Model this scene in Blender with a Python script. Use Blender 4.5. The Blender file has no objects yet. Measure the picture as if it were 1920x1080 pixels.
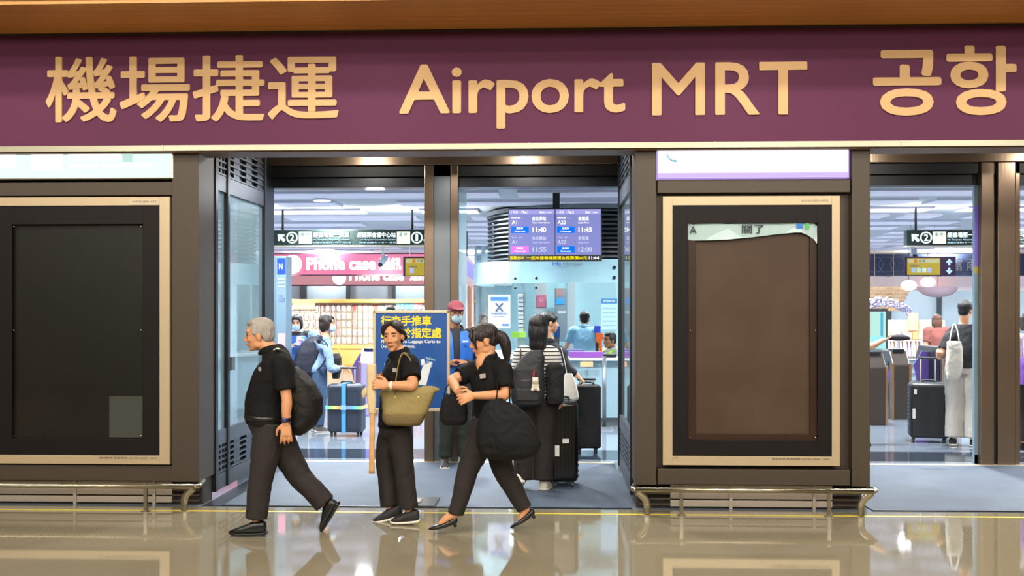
import bpy, bmesh, math, random
from math import sin, cos, pi, radians
from mathutils import Vector, Matrix, noise

V = Vector
random.seed(7)
S = bpy.context.scene
COL = S.collection

# ------------------------------------------------------------------ camera, world, lights, exposure
FOCAL = 2000.0            # focal length in pixels of the 1920 wide frame
CAM = V((0.0, -8.8, 1.65))
YAW = radians(2.35)
HOR = 580.0               # row of the horizon
cd = bpy.data.cameras.new('camera')
cd.sensor_width = 36.0
cd.lens = 36.0 * FOCAL / 1920.0
cd.shift_y = (HOR - 540.0) / 1920.0
cd.clip_end = 200
cam = bpy.data.objects.new('camera', cd)
cam.location = CAM
cam.rotation_euler = (pi / 2, 0, YAW)
COL.objects.link(cam)
S.camera = cam
S.view_settings.view_transform = 'Standard'
S.view_settings.look = 'None'
S.view_settings.gamma = 1
S.view_settings.use_curve_mapping = False
S.view_settings.exposure = 0.0
S.cycles.max_bounces = 10
S.cycles.transparent_max_bounces = 16
S.cycles.use_denoising = True
S.cycles.sample_clamp_indirect = 6.0
S.cycles.caustics_reflective = False

w = bpy.data.worlds.new('world')
w.use_nodes = True
w.node_tree.nodes['Background'].inputs[0].default_value = (1.0, 0.90, 0.78, 1)
w.node_tree.nodes['Background'].inputs[1].default_value = 0.30
S.world = w

FWD = V((-sin(YAW), cos(YAW), 0))
RGT = V((cos(YAW), sin(YAW), 0))


def ray(px, py):
    return FWD + RGT * ((px - 960) / FOCAL) + V((0, 0, (HOR - py) / FOCAL))


def P(px, py, y):                      # the point of the place seen at (px, py) on the plane y
    d = ray(px, py)
    return CAM + d * ((y - CAM.y) / d.y)


def Z(px, py, z):                      # ... on the horizontal plane z
    d = ray(px, py)
    return CAM + d * ((z - CAM.z) / d.z)


def G(px, py):
    return Z(px, py, 0.0)


def X(px, y):
    return P(px, HOR, y).x


def H(py, y, px=960):
    return P(px, py, y).z


def disk_light(name, loc, size, watts, col, rot=(0, 0, 0), spread=160):
    l = bpy.data.lights.new(name, 'AREA')
    l.shape = 'DISK'
    l.size = size
    l.energy = watts
    l.color = col
    l.spread = radians(spread)
    o = bpy.data.objects.new(name, l)
    o.location = loc
    o.rotation_euler = rot
    COL.objects.link(o)
    return o


HALL_Z = 3.2              # hall ceiling
SOFFIT_Z = 3.93           # wood soffit above the sign
HIGH_Z = 6.2              # concourse ceiling beyond the soffit
WARM = (1.0, .93, .83)
COOL = (.93, .97, 1.0)
for x in (-7.5, -4.5, -1.5, 1.5, 4.5, 7.5):
    disk_light('soffit_downlight', (x, -.95, SOFFIT_Z - 0.01), 0.12, 5, WARM)
    for y in (-4.5, -7.5, -10.5):                     # ceiling lights angled a little towards the entrance front
        disk_light('concourse_downlight', (x, y, HIGH_Z - 0.05), 0.6, 78, WARM, rot=(radians(38), 0, 0), spread=130)
for x in (-8, -4, 0, 4, 8):                           # added unseen lamps that light the sign evenly from the front
    disk_light('frontal_fill_light', (x, -13.7, 4.9), 1.0, 128, WARM, rot=(radians(84), 0, 0), spread=150)
disk_light('booth_fill_light', (0.65, 8.4, 2.95), 0.4, 70, COOL)  # added lamp to brighten the inside of the booth
for x in (-13, -9.5, -6.2, -3.4, -1.0, 1.6, 4.4, 7.2, 10.4, 14):
    for y in (4.2, 7.0, 10.0, 13.5, 17.0):
        disk_light('hall_downlight', (x, y, HALL_Z - 0.07), 0.26, 150, COOL)
for x in (-2.4, -1.2, 0.1, 3.4, 5.0, 6.6):
    disk_light('vestibule_downlight', (x, 1.3, 3.35), 0.16, 40, (1, .95, .88))
for x in (-2.1, -.35, 3.4, 5.3):  # added hidden lamps that put bright spots on the lintel
    disk_light('lintel_fill_light', (x, 1.75, 3.33), 0.10, 7, (1, .93, .84), rot=(radians(72), 0, 0))
for x in (-4.4, -6.8, -9.5):  # added lamps out of view to brighten the hazy side glass
    disk_light('side_fill_light', (x, 1.5, 3.33), 0.26, 58, COOL)
for x in (-10, -6, -2, 2, 6, 10):                     # added hidden lamps that brighten the hall ceiling
    disk_light('ceiling_fill_light', (x, 3.05, 3.02), 0.3, 300, COOL, rot=(radians(-155), 0, 0))
    disk_light('ceiling_fill_light', (x, 18.9, 2.86), 0.3, 240, COOL, rot=(radians(160), 0, 0))
for x in (-10.5, -7.5, -4.6, -2.4):  # added lamps without fittings, aimed to brighten the phone case rack
    disk_light('rack_fill_light', (x, 17.4, 3.1), 0.3, 75, (1, .95, .9), rot=(radians(63), 0, 0), spread=50)
for x in (-4.4, -3.4, -2.4, -1.6, 5.4, 6.4, 7.4, 8.4):   # added lamps hidden behind the hanging signs to brighten the ceiling
    disk_light('hidden_fill_uplight', (x, 7.56, 2.78), 0.2, 16, COOL, rot=(pi, 0, 0))
for x in (-9, -6.5, -4.2, -2.2):  # added lamps behind the signs to brighten the wall above the rack
    disk_light('back_wall_fill_light', (x, 21.2, 3.1), 0.2, 40, COOL)
for x in (5, 7.5, 10, 12.5):
    disk_light('shop_downlight', (x, 20.3, 3.0), 0.3, 45, (1, .92, .85))


# ------------------------------------------------------------------ materials
def lin(h):
    h = h.lstrip('#')
    r = []
    for i in (0, 2, 4):
        c = int(h[i:i + 2], 16) / 255
        r.append(c / 12.92 if c <= 0.04045 else ((c + 0.055) / 1.055) ** 2.4)
    return (*r, 1)


MATS = {}


def mat(name, hexc, rough=0.5, metal=0.0, bump=0, bscale=40, stretch=(1, 1, 1), spec=0.5, emit=0, ecol=None,
        coat=0, noise_mix=0, hex2=None, nscale=6, alpha=1, sheen=0):
    if name in MATS:
        return MATS[name]
    m = bpy.data.materials.new(name)
    m.use_nodes = True
    nt = m.node_tree
    b = nt.nodes['Principled BSDF']
    b.inputs['Base Color'].default_value = lin(hexc)
    b.inputs['Roughness'].default_value = rough
    b.inputs['Metallic'].default_value = metal
    b.inputs['Specular IOR Level'].default_value = spec
    b.inputs['Coat Weight'].default_value = coat
    b.inputs['Coat Roughness'].default_value = 0.03
    b.inputs['Alpha'].default_value = alpha
    if sheen:
        b.inputs['Sheen Weight'].default_value = sheen
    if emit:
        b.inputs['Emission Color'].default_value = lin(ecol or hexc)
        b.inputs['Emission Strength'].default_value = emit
    if bump or hex2:
        tc = nt.nodes.new('ShaderNodeTexCoord')
        mp = nt.nodes.new('ShaderNodeMapping')
        mp.inputs['Scale'].default_value = stretch
        nt.links.new(tc.outputs['Object'], mp.inputs['Vector'])
    if hex2:
        nz = nt.nodes.new('ShaderNodeTexNoise')
        nz.inputs['Scale'].default_value = nscale
        nz.inputs['Detail'].default_value = 5
        nt.links.new(mp.outputs[0], nz.inputs['Vector'])
        rp = nt.nodes.new('ShaderNodeValToRGB')
        rp.color_ramp.elements[0].position = 0.35
        rp.color_ramp.elements[1].position = 0.65
        rp.color_ramp.elements[0].color = lin(hexc)
        rp.color_ramp.elements[1].color = lin(hex2)
        nt.links.new(nz.outputs['Fac'], rp.inputs['Fac'])
        nt.links.new(rp.outputs['Color'], b.inputs['Base Color'])
    if bump:
        nb = nt.nodes.new('ShaderNodeTexNoise')
        nb.inputs['Scale'].default_value = bscale
        nb.inputs['Detail'].default_value = 4
        nt.links.new(mp.outputs[0], nb.inputs['Vector'])
        bp = nt.nodes.new('ShaderNodeBump')
        bp.inputs['Strength'].default_value = bump
        bp.inputs['Distance'].default_value = 0.02
        nt.links.new(nb.outputs['Fac'], bp.inputs['Height'])
        nt.links.new(bp.outputs['Normal'], b.inputs['Normal'])
    MATS[name] = m
    return m


def glow(name, hexc, s=1.0):
    if name in MATS:
        return MATS[name]
    m = mat(name, hexc, 0.4, emit=s, spec=0.08)
    m.node_tree.nodes['Principled BSDF'].inputs['Base Color'].default_value = (*[c * .03 for c in lin(hexc)[:3]], 1)
    return m


def pane_mat(name, hexc, gloss=1.0, rough=0.02, haze=0.0, hazecol='c8e4ea', ior=1.5):
    """thin sheet glass: a tinted see-through layer, a fresnel mirror, and some haze."""
    if name in MATS:
        return MATS[name]
    m = bpy.data.materials.new(name)
    m.use_nodes = True
    nt = m.node_tree
    nt.nodes.remove(nt.nodes['Principled BSDF'])
    out = nt.nodes['Material Output']
    tr = nt.nodes.new('ShaderNodeBsdfTransparent')
    tr.inputs[0].default_value = lin(hexc)
    gl = nt.nodes.new('ShaderNodeBsdfGlossy')
    gl.inputs['Roughness'].default_value = rough
    fr = nt.nodes.new('ShaderNodeFresnel')
    ge = nt.nodes.new('ShaderNodeNewGeometry')
    im = nt.nodes.new('ShaderNodeMix')
    im.inputs['A'].default_value = ior
    im.inputs['B'].default_value = 1 / ior
    nt.links.new(ge.outputs['Backfacing'], im.inputs['Factor'])
    nt.links.new(im.outputs[0], fr.inputs['IOR'])
    mx = nt.nodes.new('ShaderNodeMixShader')
    src = tr
    if haze:
        df = nt.nodes.new('ShaderNodeBsdfDiffuse')
        df.inputs[0].default_value = lin(hazecol)
        tl = nt.nodes.new('ShaderNodeBsdfTranslucent')
        tl.inputs[0].default_value = lin(hazecol)
        ad = nt.nodes.new('ShaderNodeMixShader')
        ad.inputs[0].default_value = .5
        nt.links.new(df.outputs[0], ad.inputs[1])
        nt.links.new(tl.outputs[0], ad.inputs[2])
        hm = nt.nodes.new('ShaderNodeMixShader')
        hm.inputs[0].default_value = haze
        nt.links.new(tr.outputs[0], hm.inputs[1])
        nt.links.new(ad.outputs[0], hm.inputs[2])
        src = hm
    nt.links.new(fr.outputs[0], mx.inputs[0])
    nt.links.new(src.outputs[0], mx.inputs[1])
    nt.links.new(gl.outputs[0], mx.inputs[2])
    nt.links.new(mx.outputs[0], out.inputs[0])
    MATS[name] = m
    return m


def floor_mat(name, c1, c2, c3, rough, scale=90):
    m = bpy.data.materials.new(name)
    m.use_nodes = True
    nt = m.node_tree
    b = nt.nodes['Principled BSDF']
    tc = nt.nodes.new('ShaderNodeTexCoord')
    n1 = nt.nodes.new('ShaderNodeTexNoise')
    n1.inputs['Scale'].default_value = scale
    n1.inputs['Detail'].default_value = 6
    n1.inputs['Roughness'].default_value = .8
    n2 = nt.nodes.new('ShaderNodeTexNoise')
    n2.inputs['Scale'].default_value = 1.2
    n2.inputs['Detail'].default_value = 3
    vo = nt.nodes.new('ShaderNodeTexVoronoi')
    vo.inputs['Scale'].default_value = scale * 1.4
    for n in (n1, n2, vo):
        nt.links.new(tc.outputs['Object'], n.inputs['Vector'])
    r1 = nt.nodes.new('ShaderNodeValToRGB')
    r1.color_ramp.elements[0].position = .38
    r1.color_ramp.elements[1].position = .62
    r1.color_ramp.elements[0].color = lin(c1)
    r1.color_ramp.elements[1].color = lin(c2)
    nt.links.new(n1.outputs['Fac'], r1.inputs['Fac'])
    mx = nt.nodes.new('ShaderNodeMix')
    mx.data_type = 'RGBA'
    r2 = nt.nodes.new('ShaderNodeValToRGB')
    r2.color_ramp.elements[0].position = .0
    r2.color_ramp.elements[1].position = .22
    r2.color_ramp.elements[0].color = (1, 1, 1, 1)
    r2.color_ramp.elements[1].color = (0, 0, 0, 1)
    nt.links.new(vo.outputs['Distance'], r2.inputs['Fac'])
    nt.links.new(r2.outputs['Color'], mx.inputs['Factor'])
    nt.links.new(r1.outputs['Color'], mx.inputs['A'])
    mx.inputs['B'].default_value = lin(c3)
    nt.links.new(mx.outputs['Result'], b.inputs['Base Color'])
    b.inputs['Roughness'].default_value = rough
    b.inputs['Specular IOR Level'].default_value = 1.0
    b.inputs['IOR'].default_value = 1.6
    return m


def wood_mat(name, c1, c2, rough=.35, plank=.18, axis=1, spec=.4):
    """planks running along x, with grain."""
    if name in MATS:
        return MATS[name]
    m = bpy.data.materials.new(name)
    m.use_nodes = True
    nt = m.node_tree
    b = nt.nodes['Principled BSDF']
    tc = nt.nodes.new('ShaderNodeTexCoord')
    mp = nt.nodes.new('ShaderNodeMapping')
    mp.inputs['Scale'].default_value = (.5, 26, 26)
    nt.links.new(tc.outputs['Object'], mp.inputs['Vector'])
    nz = nt.nodes.new('ShaderNodeTexNoise')
    nz.inputs['Scale'].default_value = 1.5
    nz.inputs['Detail'].default_value = 6
    nt.links.new(mp.outputs[0], nz.inputs['Vector'])
    rp = nt.nodes.new('ShaderNodeValToRGB')
    rp.color_ramp.elements[0].position = .3
    rp.color_ramp.elements[1].position = .7
    rp.color_ramp.elements[0].color = lin(c1)
    rp.color_ramp.elements[1].color = lin(c2)
    nt.links.new(nz.outputs['Fac'], rp.inputs['Fac'])
    nt.links.new(rp.outputs['Color'], b.inputs['Base Color'])
    b.inputs['Roughness'].default_value = rough
    b.inputs['Specular IOR Level'].default_value = spec
    MATS[name] = m
    return m


# ------------------------------------------------------------------ mesh helpers
def link(name, me, m=None, parent=None, smooth=False):
    o = bpy.data.objects.new(name, me)
    COL.objects.link(o)
    if m:
        me.materials.append(m)
    if parent:
        o.parent = parent
        if parent.type == 'EMPTY':
            o.matrix_parent_inverse = Matrix.Translation(-parent.location)
    if smooth:
        me.polygons.foreach_set('use_smooth', [True] * len(me.polygons))
    return o


def mk(name, bm, m=None, parent=None, smooth=False, bevel=0):
    if bevel:
        bmesh.ops.bevel(bm, geom=bm.edges[:], offset=bevel, segments=2, affect='EDGES', profile=.6, clamp_overlap=True)
    bmesh.ops.recalc_face_normals(bm, faces=bm.faces[:])
    me = bpy.data.meshes.new(name)
    bm.to_mesh(me)
    bm.free()
    return link(name, me, m, parent, smooth)


def tag(o, label, cat, group=None, kind=None):
    o['label'] = label
    o['category'] = cat
    if group:
        o['group'] = group
    if kind:
        o['kind'] = kind
    return o


def empty(name, loc, label, cat, group=None, kind=None):
    o = bpy.data.objects.new(name, None)
    COL.objects.link(o)
    o.location = loc
    return tag(o, label, cat, group, kind)


def struct(o, label=None):
    o['kind'] = 'structure'
    if label:
        o['label'] = label
    return o


def B(bm, lo, hi):
    lo, hi = V(lo), V(hi)
    c = (lo + hi) / 2
    d = hi - lo
    bmesh.ops.create_cube(bm, size=1, matrix=Matrix.Translation(c) @ Matrix.Diagonal((*[max(abs(k), 1e-4) for k in d], 1)))
    return bm


def box(name, lo, hi, m, parent=None, bevel=0):
    return mk(name, B(bmesh.new(), lo, hi), m, parent, bevel=bevel)


def boxes(name, lst, m, parent=None, bevel=0):
    bm = bmesh.new()
    for lo, hi in lst:
        B(bm, lo, hi)
    return mk(name, bm, m, parent, bevel=bevel)


def pbox(name, x0, y0, x1, y1, Y, thick, m, parent=None, bevel=0):
    """box whose front face fills pixel box (x0,y0)-(x1,y1) on the plane Y, going back by thick."""
    a, b = P(x0, y1, Y), P(x1, y0, Y)
    return box(name, (a.x, Y, a.z), (b.x, Y + thick, b.z), m, parent, bevel)


def loft(bm, secs, n=18, cap=True, pw=1.0):
    rings = []
    for c, u, v in secs:
        r = []
        for k in range(n):
            t = 2 * pi * k / n
            a, b = cos(t), sin(t)
            if pw != 1:
                a = math.copysign(abs(a) ** pw, a)
                b = math.copysign(abs(b) ** pw, b)
            r.append(bm.verts.new(c + u * a + v * b))
        rings.append(r)
    for r, q in zip(rings, rings[1:]):
        for k in range(n):
            bm.faces.new((r[k], r[(k + 1) % n], q[(k + 1) % n], q[k]))
    if cap:
        bm.faces.new(rings[0][::-1])
        bm.faces.new(rings[-1])
    return rings


def catmull(pts, sub):
    if len(pts) < 3 or sub < 2:
        return [V(p) for p in pts]
    out = []
    n = len(pts)
    for i in range(n - 1):
        p0 = pts[max(i - 1, 0)]
        p1, p2 = pts[i], pts[i + 1]
        p3 = pts[min(i + 2, n - 1)]
        for k in range(sub):
            t = k / sub
            out.append(.5 * ((2 * p1) + (p2 - p0) * t + (2 * p0 - 5 * p1 + 4 * p2 - p3) * t * t +
                             (3 * p1 - p0 - 3 * p2 + p3) * t ** 3))
    out.append(pts[-1].copy() if hasattr(pts[-1], 'copy') else pts[-1])
    return out


def limb(bm, pts, rads, n=14, sub=5, ends=True, flat=1.0, side=None, pw=1.0):
    """tapering tube through pts; flat < 1 squashes it along the direction normal to side."""
    pts = [V(p) for p in pts]
    rr = [V((r, 0, 0)) for r in rads]
    pp = catmull(pts, sub) if len(pts) > 2 else pts
    rs = [v.x for v in (catmull(rr, sub) if len(pts) > 2 else rr)]
    if ends:
        d0 = (pp[0] - pp[1]).normalized()
        d1 = (pp[-1] - pp[-2]).normalized()
        a, b = rs[0], rs[-1]
        pp = [pp[0] + d0 * a * .75, pp[0] + d0 * a * .45] + pp + [pp[-1] + d1 * b * .45, pp[-1] + d1 * b * .75]
        rs = [a * .3, a * .8] + rs + [b * .8, b * .3]
    secs = []
    u = None
    for i, p in enumerate(pp):
        t = (pp[min(i + 1, len(pp) - 1)] - pp[max(i - 1, 0)]).normalized()
        if u is None:
            s = V(side) if side is not None else (V((0, 0, 1)) if abs(t.z) < .9 else V((1, 0, 0)))
            u = (s - t * s.dot(t)).normalized()
        else:
            u = (u - t * u.dot(t)).normalized()
        v = t.cross(u)
        secs.append((p, u * rs[i], v * rs[i] * flat))
    loft(bm, secs, n, pw=pw)


def tube(name, pts, r, m, parent=None, n=10, sub=5):
    bm = bmesh.new()
    limb(bm, pts, [r] * len(pts), n=n, sub=sub, ends=False)
    return mk(name, bm, m, parent, smooth=True)


def blob(bm, c, a, b, d, seg=16):
    M = Matrix((( a.x, b.x, d.x, c.x), (a.y, b.y, d.y, c.y), (a.z, b.z, d.z, c.z), (0, 0, 0, 1)))
    bmesh.ops.create_uvsphere(bm, u_segments=seg, v_segments=seg * 2 // 3, radius=1, matrix=M)


def ball(bm, c, r, seg=14):
    if not hasattr(r, '__len__'):
        r = (r, r, r)
    blob(bm, V(c), V((r[0], 0, 0)), V((0, r[1], 0)), V((0, 0, r[2])), seg)


def skinned(name, bm, m, parent, voxel, smooth=4, wrinkle=0, wscale=7, stretch=(1, 1, 1), fine=0, keep=None):
    """union of everything in bm as one smooth closed surface, with optional cloth creases."""
    me = bpy.data.meshes.new('tmp')
    bmesh.ops.recalc_face_normals(bm, faces=bm.faces[:])
    bm.to_mesh(me)
    bm.free()
    t = bpy.data.objects.new('tmp', me)
    COL.objects.link(t)
    r = t.modifiers.new('r', 'REMESH')
    r.mode = 'VOXEL'
    r.voxel_size = voxel
    r.use_smooth_shade = True
    s = t.modifiers.new('s', 'SMOOTH')
    s.factor = .5
    s.iterations = smooth
    dg = bpy.context.evaluated_depsgraph_get()
    res = bpy.data.meshes.new_from_object(t.evaluated_get(dg))
    bpy.data.objects.remove(t)
    bpy.data.meshes.remove(me)
    res.name = name
    if wrinkle or fine:
        n = len(res.vertices)
        sx, sy, sz = stretch
        off = random.random() * 50
        ns = [v.normal.copy() for v in res.vertices]
        for v, nn in zip(res.vertices, ns):
            q = V((v.co.x * sx, v.co.y * sy, v.co.z * sz)) * wscale
            q.x += off
            d = 0
            if wrinkle:
                w1 = noise.noise(q)
                w2 = noise.noise(q * 2.1 + V((w1 * 1.5, 0, w1)))
                d += wrinkle * (.7 * w1 + (.6 - abs(w2) * 1.9) * .45)
            if fine:
                d += fine * noise.noise(q * 5)
            v.co = v.co + nn * d
    res.polygons.foreach_set('use_smooth', [True] * len(res.polygons))
    res.materials.clear()
    return link(name, res, m, parent)


def text_mesh(body, weight=0.0, *a, **k):
    """glyph outlines made heavier by overlaying shifted copies."""
    me = glyphs(body, *a, **k)
    if not weight:
        return me
    bm = bmesh.new()
    n = 7
    for i in range(n):
        t = bmesh.new()
        t.from_mesh(me)
        bmesh.ops.translate(t, verts=t.verts[:], vec=(weight * cos(2 * pi * i / n), weight * sin(2 * pi * i / n), i * .05))
        m2 = bpy.data.meshes.new('t')
        t.to_mesh(m2)
        t.free()
        bm.from_mesh(m2)
        bpy.data.meshes.remove(m2)
    bm.to_mesh(me)
    bm.free()
    return me


def glyphs(body, extrude=0.0, spacing=1.0, align='LEFT', shear=0):
    cu = bpy.data.curves.new('t', 'FONT')
    cu.body = body
    cu.size = 1
    cu.extrude = extrude
    cu.resolution_u = 4
    cu.space_character = spacing
    cu.align_x = align
    cu.shear = shear
    o = bpy.data.objects.new('t', cu)
    COL.objects.link(o)
    dg = bpy.context.evaluated_depsgraph_get()
    me = bpy.data.meshes.new_from_object(o.evaluated_get(dg))
    bpy.data.objects.remove(o)
    me.materials.clear()
    return me


def text(name, body, lo, hi, m, parent=None, weight=0.0, depth=0.004, spacing=1.0, align='LEFT', origin=None, ux=None):
    """lettering standing on the plane through origin spanned by ux and up; lo/hi are (u, z) of its box. By default ux = +x on y = origin.y"""
    me = text_mesh(body, weight, .5, spacing, align)
    xs = [v.co.x for v in me.vertices]
    ys = [v.co.y for v in me.vertices]
    x0, x1, y0, y1 = min(xs), max(xs), min(ys), max(ys)
    ux = V(ux or (1, 0, 0)).normalized()
    nrm = ux.cross(V((0, 0, 1))).normalized()
    og = V(origin)
    for v in me.vertices:
        a = lo[0] + (v.co.x - x0) / (x1 - x0) * (hi[0] - lo[0])
        b = lo[1] + (v.co.y - y0) / max(y1 - y0, 1e-5) * (hi[1] - lo[1])
        v.co = og + ux * a + V((0, 0, b)) + nrm * (v.co.z + .5) * depth
    return link(name, me, m, parent)


def ptext(name, body, x0, y0, x1, y1, Y, m, parent=None, weight=0.0, depth=0.004, spacing=1.0):
    a, b = P(x0, y1, Y), P(x1, y0, Y)
    return text(name, body, (a.x, a.z), (b.x, b.z), m, parent, weight, depth, spacing, origin=(0, Y, 0))


def copy_tree(o, parent=None):
    c = o.copy()
    COL.objects.link(c)
    if parent:
        c.parent = parent
    for ch in list(o.children):
        copy_tree(ch, c)
    return c

# ------------------------------------------------------------------ materials of the setting
M_CLAD = mat('dark bronze cladding', '463d33', .45, .2, spec=.35)
M_CLAD2 = mat('bronze cladding edge', '3a332b', .5, .2)
M_BLACK = mat('matt black', '0d0c0c', .55)
M_DARKF = mat('dark door frame', '23262b', .35, .4)
M_GREYF = mat('grey door panel', '565a66', .4, .3)
M_STEEL = mat('brushed steel', '70767a', .3, .65, bump=.02, bscale=60, stretch=(1, 1, .02))
M_BRONZE = mat('bronze steel', '7d6a58', .28, .75, bump=.03, bscale=50, stretch=(1, 1, .02))
M_ALU = mat('satin aluminium', 'c9c2ae', .35, .55)
M_BRASS = mat('brass strip', 'dcc83c', .4, .0)
M_RAIL = mat('rail steel', 'a8a08c', .27, 1.0)
M_PLINTH = mat('plinth louvre', 'a3988a', .4, .2)
M_WHITE = mat('white paint', 'e6e6e4', .5)
M_SLAT = mat('louvre slat', '4a505a', .35, .5)
M_GLASS = pane_mat('clear glass', 'f2f4f2', ior=1.36)
M_SIDEGLASS = pane_mat('hazy side glass', 'dbe6ea', haze=.4, hazecol='b4ccd4')
M_WOOD = wood_mat('warm soffit planks', 'c0803c', 'd0954e', .42)
M_ORANGEWOOD = wood_mat('orange counter wood', 'e3a350', 'eab468', .45)

XL, XR = X(376, 0.0), X(1190, 0.0)
XR2 = X(1628, 0.0)
DOOR = 2.66

# floors
f = box('floor', (-16, -14, -.1), (16, 0.0, 0), floor_mat('beige terrazzo', '847c66', '968d75', 'b6ae93', .045), None)
struct(f)
f = box('floor', (-16, 0.0, -.1), (16, 26, -.001), floor_mat('grey granite hall floor', '6c7682', '7e8894', '949ea8', .07), None)
struct(f)
f = box('trim_1', (-16, -.20, -.05), (16, -.165, .0015), M_BRASS)
struct(f)
f = box('trim_2', (-16, 2.95, -.05), (16, 3.72, .0008), mat('dark floor band', '2c3540', .08))
struct(f)

# entrance mats
f = box('trim_5', (-16, -1.0, SOFFIT_Z + .03), (16, -.95, HIGH_Z), mat('pale bulkhead', 'c9b89a', .6))
struct(f)
M_MAT = mat('blue grey entrance mat', '4d5b6d', .55, bump=.5, bscale=140, hex2='455365', nscale=3)
M_MATDK = mat('dark floor margin', '272b31', .3)
for x0, x1, lb in ((XL + .17, XR - .02, 'blue grey entrance mat in the doorway behind the walking people'),
                   (XR2 + .05, 7.6, 'blue grey entrance mat at the doorway beside the lilac lit box')):
    e = empty('entrance_mat', ((x0 + x1) / 2, 1.3, 0), lb, 'mat', 'entrance mats')
    box('mat', (x0, .06, -.01), (x1, DOOR - .06, .006), M_MAT, e)
    box('edge_strip', (x0, .035, -.01), (x1, .06, .008), M_DARKF, e)
    box('edge_strip', (x0, DOOR - .06, -.01), (x1, DOOR + .06, .009), M_ALU, e)
f = box('trim_3', (XL, .03, -.01), (XL + .17, DOOR, .004), M_MATDK)
struct(f)

# ceilings
c = bmesh.new()
y = .05
while y > -.98:
    B(c, (-16, y - .112, SOFFIT_Z), (16, y, SOFFIT_Z + .03))
    y -= .115
f = mk('ceiling', c, M_WOOD)
struct(f)
f = box('ceiling', (-16, -14, HIGH_Z), (16, -1.0, HIGH_Z + .1), mat('concourse ceiling', 'b09067', .6))
struct(f)
f = box('ceiling', (-16, .1, 3.36), (16, DOOR + .2, 3.46), mat('vestibule ceiling', '3a3a3a', .6))
struct(f)
f = box('ceiling', (-16, DOOR + .1, HALL_Z), (16, 26, HALL_Z + .1), mat('hall ceiling grey', 'aab0b6', .6))
struct(f)
c = bmesh.new()
y = 5.05
r = random.Random(3)
while y < 21:
    x = -15.0
    while x < 15:
        L = r.choice((.6, .9, 1.6, 2.6, 3.8)) if y > 5.6 else 7
        B(c, (x, y, HALL_Z - .035), (min(x + L, 15), y + .62, HALL_Z + .01))
        x += L + r.choice((.0, .25, .5, .9))
    y += 1.22
f = mk('ceiling_panels', c, mat('hall ceiling panel', 'f2ecf8', .55))  # lilac tint of purple lighting is put into the panel colour
struct(f)

# far walls
f = box('wall_back', (-16, 21.6, 0), (16, 21.8, 3.3), mat('pale blue wall', 'b5ccd9', .35))
struct(f)
f = box('wall_left', (-16.1, -14, 0), (-16, 26, HIGH_Z), mat('pale side wall', 'b9c3c6', .5))
struct(f)
f = box('wall_right', (16, -14, 0), (16.1, 26, HIGH_Z), MATS['pale side wall'])
struct(f)
f = box('wall_front', (-16, -14.1, 0), (16, -14, HIGH_Z), mat('concourse far wall', '8b7257', .5, hex2='6f5a45', nscale=1.2))
struct(f)

# ------------------------------------------------------------------ entrance front: piers, doors, side glazing
def pier(n, x0, x1, strips):
    """bronze clad pier with a recessed louvred plinth."""
    fr = -.02
    zb, zt = H(906, 0), 3.4
    lst = [((x0, .05, zb), (x1, .38, zt))]
    for a, b in strips:
        lst.append(((a, fr - .03, zb), (b, .06, zt)))
    f = boxes('wall_%s' % n, lst, M_CLAD, None, bevel=.006)
    struct(f)
    return f


e0 = X(1232, 0)
e1 = X(1592, 0)
pl = pier('left_pier', -8.0, XL, [(X(326, 0), XL)])
pr = pier('right_pier', XR, XR2, [(XR, e0 - .01), (e1 + .01, XR2)])
for nm, x0, x1, px0, px1 in (('left', -8.0, X(326, 0), -40, 326), ('right', e0, e1, 1232, 1592)):
    f = boxes('trim_%s_band' % nm, [((x0, -.035, H(364, 0)), (x1, .06, H(339, 0))), ((x0, -.035, H(905, 0)), (x1, .06, H(876, 0)))], M_CLAD, None, .004)
    struct(f)
# plinths
for nm, x0, x1 in (('left', -8.0, XL), ('right', XR, XR2)):
    zt = H(906, 0)
    f = box('baseboard_%s' % nm, (x0 + .02, .12, 0), (x1 - .02, .36, zt), M_CLAD2)
    struct(f)
    c = bmesh.new()
    lo = x0 + .3 if nm == 'right' else x0
    hi = x1 - .27 if nm == 'left' else x1 - .27
    for k in range(3):
        z0 = .02 + k * .064
        B(c, (lo, .075, z0), (hi, .12, z0 + .05))
    n = int((hi - lo) / .68)
    for k in range(n + 1):
        xx = hi - .15 - k * .68
        B(c, (xx - .012, .06, .0), (xx + .012, .12, zt))
    f = mk('baseboard_%s_louvre' % nm, c, M_PLINTH)
    struct(f)
    c = bmesh.new()
    for a, b in (((x0 + .04, x0 + .3),) if nm == 'right' else ()) + ((x1 - .27, x1 - .04),):
        for k in range(4):
            B(c, (a, .07, .03 + k * .045), (b, .12, .045 + k * .045))
    f = mk('baseboard_%s_slats' % nm, c, M_CLAD)
    struct(f)

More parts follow.
